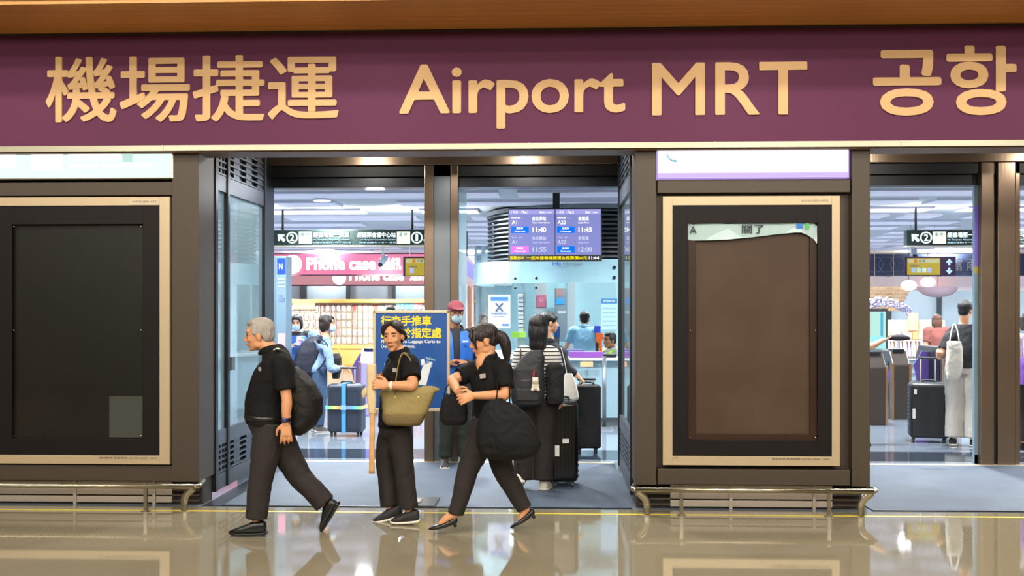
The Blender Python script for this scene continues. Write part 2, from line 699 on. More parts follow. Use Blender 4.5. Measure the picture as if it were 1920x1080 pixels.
# steel rails on the floor along the piers
def rail(xa, xb, legs, label, open_left=False):
    e = empty('guard_rail', ((xa + xb) / 2, -.2, 0), label, 'rail', 'low steel guard rails')
    z = .205
    yy = -.22
    bar = [(xa, yy, z), (xb, yy, z)]
    tube('bar', [bar[0], bar[1]], .021, M_RAIL, e, 14)
    ends = ([] if open_left else [(xa, 1)]) + [(xb, -1)]
    for x, s in ends:
        tube('end_bracket', [(x, yy, z), (x - s * .03, yy + .05, z), (x - s * .01, yy + .12, z - .0), (x + s * .02, .07, z)], .02, M_RAIL, e, 12)
        bm = bmesh.new()
        limb(bm, [(x + s * .01, yy + .01, z - .015), (x + s * .07, yy + .02, z - .07), (x + s * .09, yy + .03, z - .12), (x + s * .09, yy + .03, 0)], [.030] * 4, n=12, flat=.4, side=(1, 0, 0), ends=False)
        mk('end_leg', bm, M_RAIL, e, smooth=True)
    for x in legs:
        bm = bmesh.new()
        B(bm, (x - .014, yy - .012, 0), (x + .014, yy + .012, z + .03))
        B(bm, (x - .03, yy - .03, 0), (x + .03, yy + .03, .006))
        mk('leg', bm, M_RAIL, e)


rail(-8.0, X(365, -.2), [X(275, -.2) - 1.9, X(275, -.2)], 'low steel guard rail along the floor in front of the black empty poster case', True)
rail(X(1192, -.2), X(1637, -.2), [X(1277, -.2), X(1553, -.2)], 'low steel guard rail along the floor under the poster case with torn paper')

# door line: header, posts, jambs
def posts(name, px_list, label=None):
    c = {}
    for a, b, m, dy in px_list:
        y = DOOR + dy
        o = box(name, (X(a, y), y, 0), (X(b, y), y + .14, 3.36), m, None, .006)
        struct(o)


posts('door_1_post', [(796, 813, M_BRONZE, 0), (813, 845, M_STEEL, .03), (845, 859, M_BRONZE, 0)])
posts('door_2_post', [(1840, 1864, M_BRONZE, 0), (1864, 1871, M_BLACK, .05), (1871, 1904, M_BRONZE, .0), (1904, 1913, M_BRONZE, .03)])
for k, (a, b) in enumerate(((376, 1190), (1600, 2300))):
    zt = 3.36
    o = box('door_%d_lintel' % (k + 1), (X(a, DOOR) - .2, DOOR - .04, H(309, DOOR)), (X(b, DOOR) + .2, DOOR + .16, zt), M_BRONZE, None, .004)
    struct(o)
    o = box('door_%d_header' % (k + 1), (X(a, DOOR) - .2, DOOR + .03, H(329, DOOR)), (X(b, DOOR) + .2, DOOR + .3, H(308, DOOR)), M_BLACK)
    struct(o)
    o = box('door_%d_header_panel' % (k + 1), (X(a, DOOR) - .2, DOOR + .08, H(349, DOOR)), (X(b, DOOR) + .2, DOOR + .28, H(329, DOOR)), M_DARKF if k == 0 else M_BLACK, None, .004)
    struct(o)
f = box('door_1_jamb', (XL - .28, 1.95, 0), (X(506, 2.6), DOOR + .12, 3.3), M_DARKF, None, .01)
struct(f)
f = box('door_1_jamb', (X(1160, DOOR), 2.1, 0), (XR + .3, DOOR + .12, 3.3), M_DARKF, None, .01)
struct(f)


def side_glazing(n, x, sgn, y0, y1, mull):
    """glazed side wall of the vestibule: louvre band, grey panel, glass, grey panel, louvre band."""
    back = x - .06 * sgn
    ys = [y0] + mull + [y1]
    pan, lou, frm, dark = bmesh.new(), bmesh.new(), bmesh.new(), bmesh.new()

    def bx(bm, ya, za, yb, zb, d0=0.0, d1=.05):
        B(bm, (min(x - d0 * sgn, x - d1 * sgn), ya, za), (max(x - d0 * sgn, x - d1 * sgn), yb, zb))
    bx(dark, y0, .06, y1, .20, .0, .05)
    bx(dark, y0, .20, y1, .45, .045, .06)
    bx(dark, y0, 2.84, y1, 3.36, .045, .06)
    for a, b in zip(ys[:-1], ys[1:]):
        a2, b2 = a + .03, b - .03
        bx(pan, a2, .45, b2, .58)
        bx(pan, a2, 2.70, b2, 2.84)
        for za, zb in ((.20, .45), (2.84, 3.34)):
            nz = 5 if zb < 1 else 9
            for k in range(nz):
                z = za + (k + .1) * (zb - za) / nz
                bx(lou, a2, z, b2, z + .016, .0, .04)
            st = (b2 - a2) / 6
            for k in range(6):                      # solid plates between the open slots
                if k % 2 == 0 and k != 0:
                    continue
                bx(lou, a2 + k * st, za, a2 + k * st + st * (.95 if k % 2 else .25), zb, .012, .044)
    for yy in ys:
        bx(frm, yy - .03, .06, yy + .03, 3.36, -.012, .06)
    struct(mk('window_%d_panel' % n, pan, M_GREYF))
    struct(mk('window_%d_louvre' % n, lou, M_SLAT))
    struct(mk('window_%d_frame' % n, frm, M_DARKF))
    struct(mk('window_%d_base' % n, dark, M_MATDK))
    bm = bmesh.new()
    bx(bm, y0, .56, y1, 2.72, .02, .021)
    struct(mk('window_%d_glass' % n, bm, M_SIDEGLASS))


side_glazing(1, XL, 1, .40, 1.97, [.74])
side_glazing(2, XR, -1, .40, 2.12, [])
side_glazing(5, XR2, 1, .40, 2.5, [1.4])
o = empty('push_plate', (XL, .74, 1.2), 'small grey latch plate on the mullion of the glazed side wall', 'latch')
boxes('plate', [((XL + .012, .70, 1.10), (XL + .05, .80, 1.22))], M_GREYF, o, .006)

# glass door leaf standing beside the post in the second doorway
y = DOOR + .12
e = empty('glass_door', (X(1833, y), y, 0), 'narrow open glass door leaf beside the bronze door post', 'door')
xa, xb = X(1826, y), X(1841, y)
box('pane', (xa, y, .08), (xb + .3, y + .012, H(345, y)), pane_mat('door glass', 'd4e6ee', haze=.7, hazecol='bcd6e2'), e)
boxes('frame', [((xa - .004, y - .02, 0), (xb, y + .03, H(342, y))), ((xa, y - .02, 0), (xb + .3, y + .03, .1))], mat('pale door stile', '8fa9b8', .3, .3), e)
for a, b, nm, hx in ((385, 500, 'lilac', '8a78e0'), (500, 512, 'yellow', 'c9ae4a')):
    pbox('%s_film' % nm, 1827, a, 1840, b, y - .026, .004, mat('film ' + nm, hx, .4), e)
# clear glass of the fixed lights beside the posts
f = box('window_3_glass', (X(860, DOOR), DOOR + .05, 0.02), (X(874, DOOR), DOOR + .06, 2.97), M_SIDEGLASS)
struct(f)

# ------------------------------------------------------------------ the big purple sign
FY = -.14
M_PURPLE = mat('plum sign panel', '5b2d48', .6, spec=.15)
M_CREAM = mat('cream lettering', 'c9a26e', .6)
e = empty('station_sign', (0, FY, 3.4), 'long plum purple station sign with cream lettering spanning the whole front', 'sign')
zb, zt = H(269, FY), H(58, FY)
box('panel', (-16, FY, zb), (16, FY + .2, zt + .0), M_PURPLE, e)
bm = bmesh.new()
B(bm, (-16, FY - .02, zb - .045), (16, FY + .055, zb))
for x in (X(307, FY), X(650, FY), X(992, FY), X(1340, FY), X(1690, FY), X(-30, FY)):
    B(bm, (x - .004, FY - .024, zb - .047), (x + .004, FY + .05, zb + .002))
mk('edge_strip', bm, mat('lit aluminium strip', 'aaa78f', .3, .3), e)
box('soffit_board', (-16, FY + .02, zb - .055), (16, .2, zb - .045), mat('brown soffit board', '6b4a2e', .5), e)
for nm, s, bx, wt in (('chinese_lettering', '機場捷運', (87, 102, 636, 231), .016), ('latin_lettering', 'Airport', (749, 118, 1172, 243), .017),
                      ('latin_lettering', 'MRT', (1222, 116, 1513, 217), .012), ('korean_lettering', '공항', (1636, 85, 1905, 218), .024)):
    ptext(nm, s, *bx, FY, M_CREAM, e, weight=wt, depth=.012)

# dark strip painting in the shadow line between sign and planks
f = box('trim_4', (-16, FY - .012, zt), (16, FY + .05, zt + .012), M_CLAD2)
struct(f)

# ------------------------------------------------------------------ lit boxes above the poster cases
def light_box(px0, px1, pt, pb, hexc, s, label, edge=None):
    y = -.07
    a, b = P(px0, pb, y), P(px1, pt, y)
    b.z = zb - .057
    e = empty('light_box', ((a.x + b.x) / 2, y, a.z), label, 'lit sign')
    box('diffuser', (a.x + .01, y, a.z + .008), (b.x - .01, y + .02, b.z), glow('diffuser ' + hexc, hexc, s), e)
    box('housing', (a.x, y + .008, a.z), (b.x, .048, b.z), edge or M_ALU, e, .003)
    return e, y


lb, y = light_box(-60, 324, 240, 336, 'e4f6f1', 1.1, 'pale green lit box above the black poster case')
mk_w = glow('lit print white', 'fdfffb', 1.05)
for k, (a, b, c, d) in enumerate(((-50, 285, 30, 316), (58, 280, 118, 320), (128, 284, 228, 301), (128, 306, 185, 316), (192, 306, 285, 314))):
    pbox('printed_block', a, b, c, d, y - .002, .003, mk_w, lb)
pbox('printed_block', 230, 285, 248, 304, y - .002, .003, glow('lit print green', 'c9eee2', .95), lb)
lb, y = light_box(1231, 1593, 240, 335, 'fbf8ff', 1.3, 'white and lilac lit box above the poster case with torn paper',
                  glow('lilac edge glow', 'c3a0f2', .9))
bm = bmesh.new()
a0, b0 = P(1231, 335, y), P(1593, 277, y)
B(bm, (a0.x + .01, y - .002, a0.z + .008), (b0.x - .01, y + .001, a0.z + .045))
mk('lilac_border', bm, glow('lilac border', 'd9bff8', 1.0), lb)
bm = bmesh.new()
pts = [P(1250, 288, y - .004), P(1254, 296, y - .004), P(1260, 301, y - .004), P(1267, 302, y - .004)]
limb(bm, pts, [.003, .005, .007, .010], n=8, flat=.2)
mk('handset_symbol', bm, glow('cyan print', '8fd8e6', .8), lb, True)

# ------------------------------------------------------------------ poster cases
M_BOARD = mat('black poster backing', '130d0b', .4, hex2='1d1512', nscale=1.2)
M_FRAMEK = mat('black case frame', '110c0a', .5, spec=.2)
M_PIN = mat('steel screw', 'd8d8d8', .25, 1)
M_INK = mat('grey print', '6d6455', .6)


def case(px0, pt, px1, pb, ix0, it, ix1, ib, gx0, gt, gx1, gb, label, fcol, board, rim=None):
    y = -.06
    a, b = P(px0, pb, y), P(px1, pt, y)
    e = empty('poster_case', ((a.x + b.x) / 2, y, a.z), label, 'poster case')
    def fr(nm, o, i, y, th, m):
        A, Bq, C, D = P(o[0], o[3], y), P(o[2], o[1], y), P(i[0], i[3], y), P(i[2], i[1], y)
        return boxes(nm, [((A.x, y, A.z), (C.x, y + th, Bq.z)), ((D.x, y, A.z), (Bq.x, y + th, Bq.z)),
                          ((C.x, y, A.z), (D.x, y + th, C.z)), ((C.x, y, D.z), (D.x, y + th, Bq.z))], m, e, .002)
    fr('outer_frame', (px0, pt, px1, pb), (ix0, it, ix1, ib), y, .1, fcol)
    fr('inner_frame', (ix0, it, ix1, ib), (gx0, gt, gx1, gb), y + .012, .06, M_FRAMEK)
    if rim:
        fr('recess_rim', (gx0, gt, gx1, gb), (gx0 + 14, gt + 12, gx1 - 14, gb - 12), y + .035, .04, rim)
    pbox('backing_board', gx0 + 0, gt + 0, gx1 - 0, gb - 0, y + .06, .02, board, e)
    pbox('glass_pane', gx0, gt, gx1, gb, y + .018, .004, M_GLASS, e)
    for x in (gx0 + 4, gx1 - 4):
        for yy in (gt + 5, (gt + gb) / 2 - 2, gb - 5):
            bm = bmesh.new()
            ball(bm, P(x, yy, y + .012), (.006, .004, .006), 8)
            mk('screw', bm, M_PIN, e, True)
    return e, y


e, y = case(-170, 369, 318, 868, -140, 385, 299, 852, 22, 420, 268, 822,
            'black empty poster case with pale frame under the pale green lit box', mat('champagne frame', 'b6a383', .4, .35), M_BOARD)
pbox('number_plate', 243, 373, 298, 384, y - .003, .004, mat('paper tag', 'c2b39a', .6), e)
ptext('number_print', 'A03-B1(B01-A02)', 247, 376, 295, 381, y - .003, M_INK, e, depth=.001)
ptext('print_line', '播放影像·客服專線 (03)283-8888 · 0800', 186, 857, 294, 861, y, M_INK, e, depth=.001, weight=.02)
bm = bmesh.new()
B(bm, P(205, 820, y + .05), P(268, 743, y + .056))
mk('grey_card', bm, mat('grey card', '4b4a47', .5), e)

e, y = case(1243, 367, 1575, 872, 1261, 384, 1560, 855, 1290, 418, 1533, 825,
            'poster case with painted brown reflection and a torn strip of paper left under the top edge', MATS['champagne frame'],
            mat('brown reflection board', '54392c', .45, coat=.15, hex2='614536', nscale=2), mat('rust brown rim', '3c1a0c', .4))  # brown paints the wall reflected in a glossy black board
ptext('number_print', 'A03-B1(B01-A03)', 1502, 374, 1553, 380, y, M_INK, e, depth=.001)
ptext('print_line', '播放影像·客服專線 (03)283-8888 · 0800', 1447, 859, 1556, 863, y, M_INK, e, depth=.001, weight=.02)
ptext('print_line', 'A03', 1263, 857, 1272, 860, y, M_INK, e, depth=.001)
# torn paper
yy = y + .03
prof = [(1288, 418, 450), (1300, 418, 451), (1330, 418, 450.5), (1365, 420, 449), (1410, 419, 445), (1450, 418, 440), (1490, 418, 436), (1503, 418, 436), (1516, 418, 442), (1526, 419, 449), (1532, 424, 457)]
bm = bmesh.new()
vs = []
for k, (x, t, b) in enumerate(prof):
    o = .006 * sin(k * 1.7)
    vs.append([bm.verts.new(P(x, t, yy + o)), bm.verts.new(P(x, b, yy + o - .008)), bm.verts.new(P(x, b, yy + o - .006)), bm.verts.new(P(x, t, yy + o + .002))])
for p, q in zip(vs, vs[1:]):
    for i in range(4):
        bm.faces.new((p[i], p[(i + 1) % 4], q[(i + 1) % 4], q[i]))
bm.faces.new(vs[0])
bm.faces.new(vs[-1][::-1])
pp = mk('torn_paper', bm, mat('white torn paper', 'cfe4ea', .6), e)
yq = yy - .013
ptext('paper_print', '關了', 1391, 421, 1432, 438, yq, mat('black ink', '26323a', .6), pp, weight=.01, depth=.002)
pbox('blue_print', 1493, 419, 1505, 429, yq, .002, mat('blue print', '2a6fc0', .6), pp)
pbox('green_print', 1510, 418, 1517, 429, yq, .002, mat('green print', '3fae4e', .6), pp)
ptext('paper_print', 'A', 1293, 424, 1306, 438, yq, MATS['black ink'], pp, weight=.01, depth=.002)

# ------------------------------------------------------------------ things in the hall
M_SIGNK = mat('dark green sign box', '14221f', .4)
M_LIT = glow('sign white', 'e6f6f8', 1.15)
M_LITB = glow('sign pale blue', 'bfe6f4', .95)
M_LITY = glow('sign cream', 'f6f8ea', 1.1)
M_GREYP = mat('grey post paint', '2b2e30', .5)


def arrow(bm, c, s, dirv=(-1, 1)):
    """thick diagonal arrow in the x-z plane."""
    ax = V((dirv[0], 0, dirv[1])).normalized()
    pn = V((ax.z, 0, -ax.x))
    prof = [(.62, 0), (-.02, .56), (-.2, .40), (.02, .19), (-.62, .19), (-.62, -.19), (.02, -.19), (-.2, -.40), (-.02, -.56)]
    fv = [bm.verts.new(c + ax * a * s + pn * b * s) for a, b in prof]
    bv = [bm.verts.new(v.co + V((0, .008, 0))) for v in fv]
    n = len(fv)
    bm.faces.new(fv)
    bm.faces.new(bv[::-1])
    for k in range(n):
        bm.faces.new((fv[k], bv[k], bv[(k + 1) % n], fv[(k + 1) % n]))


def annulus(bm, c, r0, r1, th=.008, n=28):
    a = []
    for k in range(n):
        t = 2 * pi * k / n
        d = V((cos(t), 0, sin(t)))
        a.append([bm.verts.new(c + d * r + V((0, y, 0))) for r, y in ((r0, 0), (r1, 0), (r1, th), (r0, th))])
    for k in range(n):
        p, q = a[k], a[(k + 1) % n]
        for i in range(4):
            bm.faces.new((p[i], p[(i + 1) % 4], q[(i + 1) % 4], q[i]))


def disc(bm, c, r, th=.008, n=28):
    ring = [bm.verts.new(c + V((cos(2 * pi * k / n) * r, 0, sin(2 * pi * k / n) * r))) for k in range(n)]
    rb = [bm.verts.new(v.co + V((0, th, 0))) for v in ring]
    bm.faces.new(ring)
    bm.faces.new(rb[::-1])
    for k in range(n):
        bm.faces.new((ring[k], rb[k], rb[(k + 1) % n], ring[(k + 1) % n]))


WY = 7.3


def wayfinding(px0, px1, rods, label, left=None, right=None, top=430, bot=461):
    y = WY
    a, b = P(px0, bot, y), P(px1, top, y)
    e = empty('wayfinding_sign', ((a.x + b.x) / 2, y, a.z), label, 'sign', 'hanging wayfinding signs')
    box('housing', (a.x, y, a.z), (b.x, y + .14, b.z), M_SIGNK, e, .006)
    box('lower_trim', (a.x, y - .004, a.z - .012), (b.x, y + .144, a.z + .006), M_ALU, e)
    for px in rods:
        q = P(px, top, y)
        tube('hanger_rod', [(q.x, y + .07, b.z), (q.x, y + .07, HALL_Z - .03)], .018, M_GREYP, e, 10)
    yy = y - .005
    cy = (top + bot) / 2

    def block(x, flip, num, line1, line2, line3, has_arrow):
        """arrow, number disc, pictogram square and three text lines; x = pixel where the arrow starts, running right (or left if flip)."""
        sg = -1 if flip else 1
        if has_arrow:
            bm = bmesh.new()
            arrow(bm, P(x + sg * 10, cy, yy), .125, (-sg, 1))
            mk('arrow', bm, M_LIT, e)
        c = P(x + sg * 30.5, cy, yy)
        bm = bmesh.new()
        annulus(bm, c, .066, .09)
        mk('number_ring', bm, M_LIT, e)
        nw = 4.2 if num == '2' else 2.4
        ptext('number', num, x + sg * 30.5 - nw, cy - 6.5, x + sg * 30.5 + nw, cy + 6.5, yy, M_LIT, e, weight=.03)
        xa, xb = sorted((x + sg * 43, x + sg * 68))
        bm = bmesh.new()
        pa, pb2 = P(xa, cy + 11.5, yy), P(xb, cy - 11.5, yy)
        B(bm, (pa.x, yy - .002, pa.z), (pb2.x, yy + .006, pb2.z))
        sq = mk('pictogram_plate', bm, M_LITY, e, bevel=.003)
        pbox('train_mark', xa + 5, cy - 9, xa + 9.5, cy - 2.5, yy - .004, .003, glow('mark teal', '9fd3c6', .9), sq)
        pbox('plane_mark', xa + 14, cy - 9, xa + 19, cy - 4, yy - .004, .003, glow('mark grey', 'c5d6d0', .9), sq)
        ta, tb = sorted((x + sg * 70, x + sg * 142))
        ptext('chinese_line', line1, ta, cy - 10.5, tb - (4 if not flip else 0), cy + .2, yy, M_LIT, e, weight=.035)
        ptext('latin_line', line2, ta + (6 if flip else 0), cy + 2, tb, cy + 6.3, yy, M_LITB, e, weight=.03)
        ptext('small_line', line3, ta + (4 if flip else 0), cy + 7.3, tb, cy + 11, yy, M_LITB, e, weight=.03)
    if left:
        block(*left)
    if right:
        block(*right)


wayfinding(512, 838, [528, 772], 'dark hanging wayfinding sign with arrow and circled 2 and 1 seen through the middle doorway',
           (517, False, '2', '經機場第一航廈', 'via Taoyuan Airport Terminal 1', '桃園空港第1ターミナル方面', True),
           (812, True, '1', '經國際會議中心站', 'via Taoyuan Convention Center', '国際会議センター 방면', True))
wayfinding(1700, 2030, [1720, 1990], 'dark hanging wayfinding sign with arrow and circled 2 above the dark navy shop sign',
           (1706, False, '2', '經機場第一航廈', 'via Taoyuan Airport Terminal 1', '桃園空港第1ターミナル方面', True),
           (2004, True, '1', '經國際會議中心站', 'via Taoyuan Convention Center', '国際会議センター 방면', True))
wayfinding(235, 416, [300], 'dark hanging wayfinding sign seen through the glazed side wall of the vestibule',
           None, (409, True, '1', '經國際會議中心站', 'via Taoyuan Convention Center', '国際会議センター 방면', True), 430, 459)

# departures screen
y = 5.0
a, b = P(953, 490, y), P(1128.5, 390, y)
e = empty('departure_screen', ((a.x + b.x) / 2, y, a.z), 'wide hanging departures screen with two blue columns of train times', 'screen')
box('housing', (a.x, y, a.z), (b.x, y + .09, b.z), M_BLACK, e, .005)
q = P(1043, 390, y)
box('hanger_post', (q.x - .045, y + .1, b.z - .3), (q.x + .045, y + .16, HALL_Z), M_GREYP, e, .004)
g_bg = glow('screen periwinkle', '8d92d4', .95)
g_hd = glow('screen header', 'aaa6ea', 1.0)
g_w = glow('screen white', 'ffffff', 1.25)
g_dim = glow('screen dim white', 'd0d2f4', 1.0)
g_bl = glow('screen blue', '0a78ff', 1.0)
g_pk = glow('screen pink', 'f07cf0', 1.0)
g_ye = glow('screen yellow', 'f2e21a', 1.0)
bg = pbox('display', 955, 392, 1126.5, 478, y - .003, .004, g_bg, e)
pbox('header_band', 955, 392, 1126.5, 402, y - .005, .003, g_hd, bg)
box('centre_line', (P(1040, 0, y).x, y - .006, H(478, y)), (P(1041.5, 0, y).x, y - .002, H(392, y)), M_GREYP, bg)
for ox, plat, dest, lat, code, t1, t2, c2, b2 in ((0, '1 月台', '台北車站', 'Taipei Main Station', 'A1', '11:40', '11:55', g_pk, '普通車'),
                                               (86, '2 月台', '老街溪', 'Laojie River', 'A22', '11:45', '12:00', g_bl, '普通車')):
    yy = y - .006
    ptext('platform_print', plat, 959 + ox, 395, 971 + ox, 400, yy, g_w, bg, .02, .002)
    ptext('platform_print', 'Plat.1' if ox == 0 else 'Plat.2', 978 + ox, 395, 990 + ox, 400, yy, g_w, bg, .02, .002)
    ptext('platform_print', '現在 11:44', 1011 + ox, 396, 1034 + ox, 400, yy, g_w, bg, .02, .002)
    for k, (dy, g) in enumerate(((0, g_w), (37, g_dim))):
        ptext('row_print', '時刻表 1' if k == 0 else 'Train  AM', 959 + ox, 407 + dy, 979 + ox, 410 + dy, yy, g, bg, .02, .002)
        ptext('code_print', code, 959.5 + ox, 413 + dy, (969.5 if ox == 0 else 975) + ox, 420.5 + dy, yy, g, bg, .02, .002)
        ptext('destination_print', dest, 998 + ox, 406 + dy, (1024 if ox == 0 else 1018) + ox, 413.5 + dy, yy, g, bg, .03, .002)
        ptext('latin_print', lat, 998 + ox, 416 + dy, (1031 if ox == 0 else 1019) + ox, 420 + dy, yy, g, bg, .02, .002)
        ptext('time_print', (t1, t2)[k], 998.5 + ox, 426 + dy, 1024 + ox, 435.5 + dy, yy, g, bg, .03, .002)
        pl = pbox('service_badge', 958.5 + ox, 424.5 + dy, 991.5 + ox, 437 + dy, yy, .003, g_bl if k == 0 else c2, bg, .004)
        ptext('badge_print', '直達車' if k == 0 else b2, 968 + ox, 426 + dy, 981 + ox, 430.5 + dy, yy - .002, g_w, pl, .02, .002)
        ptext('badge_print', 'Commuter' if ox else ('Express' if k == 0 else 'Normal'), 965 + ox, 432 + dy, 985 + ox, 435.5 + dy, yy - .002, g_w, pl, .02, .002)
ptext('ticker_print', '服務台中', 956, 480, 982, 487, y - .004, g_ye, e, .03, .002)
ptext('ticker_print', '·一起來搭機場捷運全程票價66元', 986, 480, 1101, 487, y - .004, g_ye, e, .03, .002)
ptext('clock_print', '11:44', 1104, 480.5, 1123, 486.5, y - .004, g_w, e, .02, .002)

# ceiling downlights
M_LAMP = glow('downlight glow', 'ffffff', 6)
M_RING = mat('downlight ring', 'd8dadc', .4)
proto = None
for px, py in ((604, 375), (785, 374), (587, 395), (733, 395), (593, 428), (510, 472), (678, 463), (699, 473), (879, 396),
               (898, 480), (906, 486), (1674, 373), (1639, 412), (1767, 394), (1659, 471), (1916, 393)):
    q = Z(px, py, HALL_Z - .05)
    if proto is None:
        proto = e = empty('ceiling_downlight', (q.x, q.y, HALL_Z - .04), 'round white downlight in the striped hall ceiling', 'downlight', 'hall ceiling downlights')
        bm = bmesh.new()
        bmesh.ops.create_cone(bm, cap_ends=True, segments=28, radius1=.13, radius2=.13, depth=.03, matrix=Matrix.Translation(e.location + V((0, 0, -.005))))
        mk('rim', bm, M_RING, e, True)
        bm = bmesh.new()
        bmesh.ops.create_cone(bm, cap_ends=True, segments=28, radius1=.11, radius2=.11, depth=.012, matrix=Matrix.Translation(e.location + V((0, 0, -.022))))
        mk('lens', bm, M_LAMP, e, True)
    else:
        c = copy_tree(proto)
        c.location = (q.x, q.y, HALL_Z - .04)

# security cameras
def sec_cam(px, top, bot, y, label):
    c = P(px, bot, y)
    t = P(px, top, y)
    e = empty('security_camera', (c.x, y, c.z), label, 'camera')
    tube('pole', [(c.x, y, c.z + .12), (c.x, y, HALL_Z)], .02, M_RING, e, 10)
    bm = bmesh.new()
    limb(bm, [(c.x + .03, y + .1, c.z + .16), (c.x - .02, y - .12, c.z + .03)], [.06, .06], n=14)
    mk('body', bm, mat('camera grey', 'b9c0c8', .35), e, True)
    bm = bmesh.new()
    ball(bm, (c.x - .025, y - .16, c.z + .01), .045)
    mk('lens', bm, M_DARKF, e, True)


sec_cam(718, 462, 498, 12.0, 'grey bullet camera hanging in front of the pink shop sign')
sec_cam(1713, 461, 482, 12.0, 'grey bullet camera hanging below the wayfinding sign near the navy shop sign')

# yellow hanging boards
def yellow_board(px0, px1, py0, py1, y, label, arrow_panel=None):
    a, b = P(px0, py1, y), P(px1, py0, y)
    e = empty('information_board', ((a.x + b.x) / 2, y, a.z), label, 'sign')
    x1 = P(arrow_panel, 0, y).x if arrow_panel else b.x
    box('housing', (a.x, y, a.z), (x1, y + .08, b.z), glow('blue board', '2b3f8f' if arrow_panel else '4a3560', .5), e, .004)
    pbox('yellow_panel', px0 + 4, py0 + 3, px1 - 1, py1 - 1.5, y - .005, .006, glow('yellow panel', 'c8b23e', .75), e, .01)
    pbox('pale_band', px0 + 5, py0 + 5, px1 - 3, py0 + 12, y - .008, .004, glow('pale band', 'cfcf9a', .8), e)
    bm = bmesh.new()
    disc(bm, P(px0 + 20, py0 + 8.5, y - .010), .035)
    mk('orange_mark', bm, glow('orange mark', 'e08a1e', .8), e)
    ptext('board_print', '出境' if arrow_panel else '行李', px0 + 26, py0 + 5.5, min(px0 + 38, px1 - 3), py0 + 11, y - .009, M_GREYP, e, .02, .002)
    for k in range(4 if arrow_panel else 1):
        pbox('icon_square', px0 + 12 + k * 10, py1 - 15, px0 + 20 + k * 10, py1 - 6, y - .009, .004, glow('icon pale %d' % (k % 3), ('b8c6ee', 'c6e6e0', 'd8ecd8')[k % 3], .85), e, .004)
    ptext('small_print', '桃園機場', px0 + 10, py1 - 20, px0 + 26, py1 - 16.5, y - .009, M_GREYP, e, .02, .002)
    if arrow_panel:
        for k, (cy, d) in enumerate(((py0 + 10, 1), (py0 + 27, -1))):
            bm = bmesh.new()
            arrow(bm, P(px1 + 16, cy, y - .006), .10, (0, d))
            mk('arrow', bm, M_LITB, e)
    for px in (px0 + 12, px1 - 10):
        q = P(px, py0, y)
        tube('hanger_wire', [(q.x, y + .04, b.z), (q.x, y + .04, HALL_Z)], .006, M_RING, e, 6)


yellow_board(756, 812, 481, 518, 11.0, 'small yellow information board hanging beside the steel post over the pink sign')
yellow_board(1697, 1764, 481, 517, 11.0, 'yellow and blue information board with two arrows hanging over the navy sign', 1792)

# digital totem
y = 5.3
a, b = P(494, 842, y), P(537, 480, y)
e = empty('information_totem', (X(515, y), y, 0), 'pale blue information totem with glowing blue top inside the left doorway', 'totem')
box('body', (a.x, y + .02, 0), (X(519, y), y + .3, b.z), mat('totem pale grey', '5f7480', .4), e, .01)
box('front_slab', (X(518, y), y - .02, 0), (b.x, y + .3, b.z + .0), mat('totem slab', '687f8e', .35), e, .012)
pbox('blue_logo_panel', 519.5, 484, 535.5, 514, y - .026, .008, glow('totem blue', '4a7bff', .95), e, .01)
ptext('logo', 'N', 523, 494, 530, 505, y - .03, M_LIT, e, .03)
for k in range(3):
    pbox('printed_line', 521, 522 + k * 7, 534, 525 + k * 7, y - .024, .004, mat('totem print', '8fa6bd', .5), e)
pbox('printed_mark', 522, 552, 526, 566, y - .024, .004, mat('totem dark print', '5a6f8a', .5), e)
ptext('printed_word', 'Cam', 527, 553, 534, 566, y - .024, MATS['totem dark print'], e, .02, .002)
pbox('pink_print', 521, 625, 535, 660, y - .024, .004, mat('totem pink', 'd99bb0', .5), e)

# ---------------- phone case shop
SY = 19.2
def shop_sign(px0, px1, py0, py1, y, cx, r, text_box, chin_box, label, s, col, lit):
    a, b = P(px0, py1, y), P(px1, py0, y)
    e = empty('shop_sign', ((a.x + b.x) / 2, y, a.z), label, 'sign')
    box('panel', (a.x, y, a.z), (b.x, y + .2, b.z), glow('pink sign ' + col, col, s), e)
    boxes('border', [((a.x, y - .01, a.z - .035), (b.x, y + .2, a.z)), ((a.x, y - .01, b.z), (b.x, y + .2, b.z + .025))], mat('plum edge', '4b2436', .5), e)
    bm = bmesh.new()
    disc(bm, P(cx, (py0 + py1) / 2, y - .02), r, .02)
    mk('round_mark', bm, lit, e)
    for px in (px0 + 30, px1 - 30):
        q = P(px, py0, y)
        tube('hanger_rod', [(q.x, y + .1, b.z), (q.x, y + .1, HALL_Z)], .02, M_GREYP, e, 8)
    ptext('lettering', 'Phone case', *text_box, y, lit, e, weight=.05, depth=.03)
    ptext('chinese_lettering', '通訊', *chin_box, y, lit, e, weight=.04, depth=.03)
    return e


shop_sign(300, 872, 476, 515, SY, 548.5, .25, (575, 482, 705, 507), (712, 482, 753, 507),
          'glowing pink shop sign with rounded white lettering and a white disc', .95, 'fa8cb4', glow('letter white', 'ffffff', 1.5))
shop_sign(300, 872, 508, 534, SY + 1.2, 636, .19, (655, 503, 758, 527), (768, 503, 800, 527),
          'dimmer pink inner sign below the glowing pink one', .8, 'e2a0aa', glow('letter white', 'ffffff', 1.5))
f = box('trim_6', (X(300, SY), SY - .02, H(474, SY)), (X(872, SY), SY + .3, 3.2), mat('white shop bulkhead', 'e9e4dc', .5))
struct(f)
RY = 21.0
# clerestory glazing with dark mullions above the rack
f = boxes('wall_back_mullions', [((X(p, 21.5) - .05, 21.5, 0), (X(p, 21.5) + .05, 21.6, 3.2)) for p in (565, 571, 652, 738, 1668, 1762)], mat('mullion grey', '3d474e', .5))
struct(f)
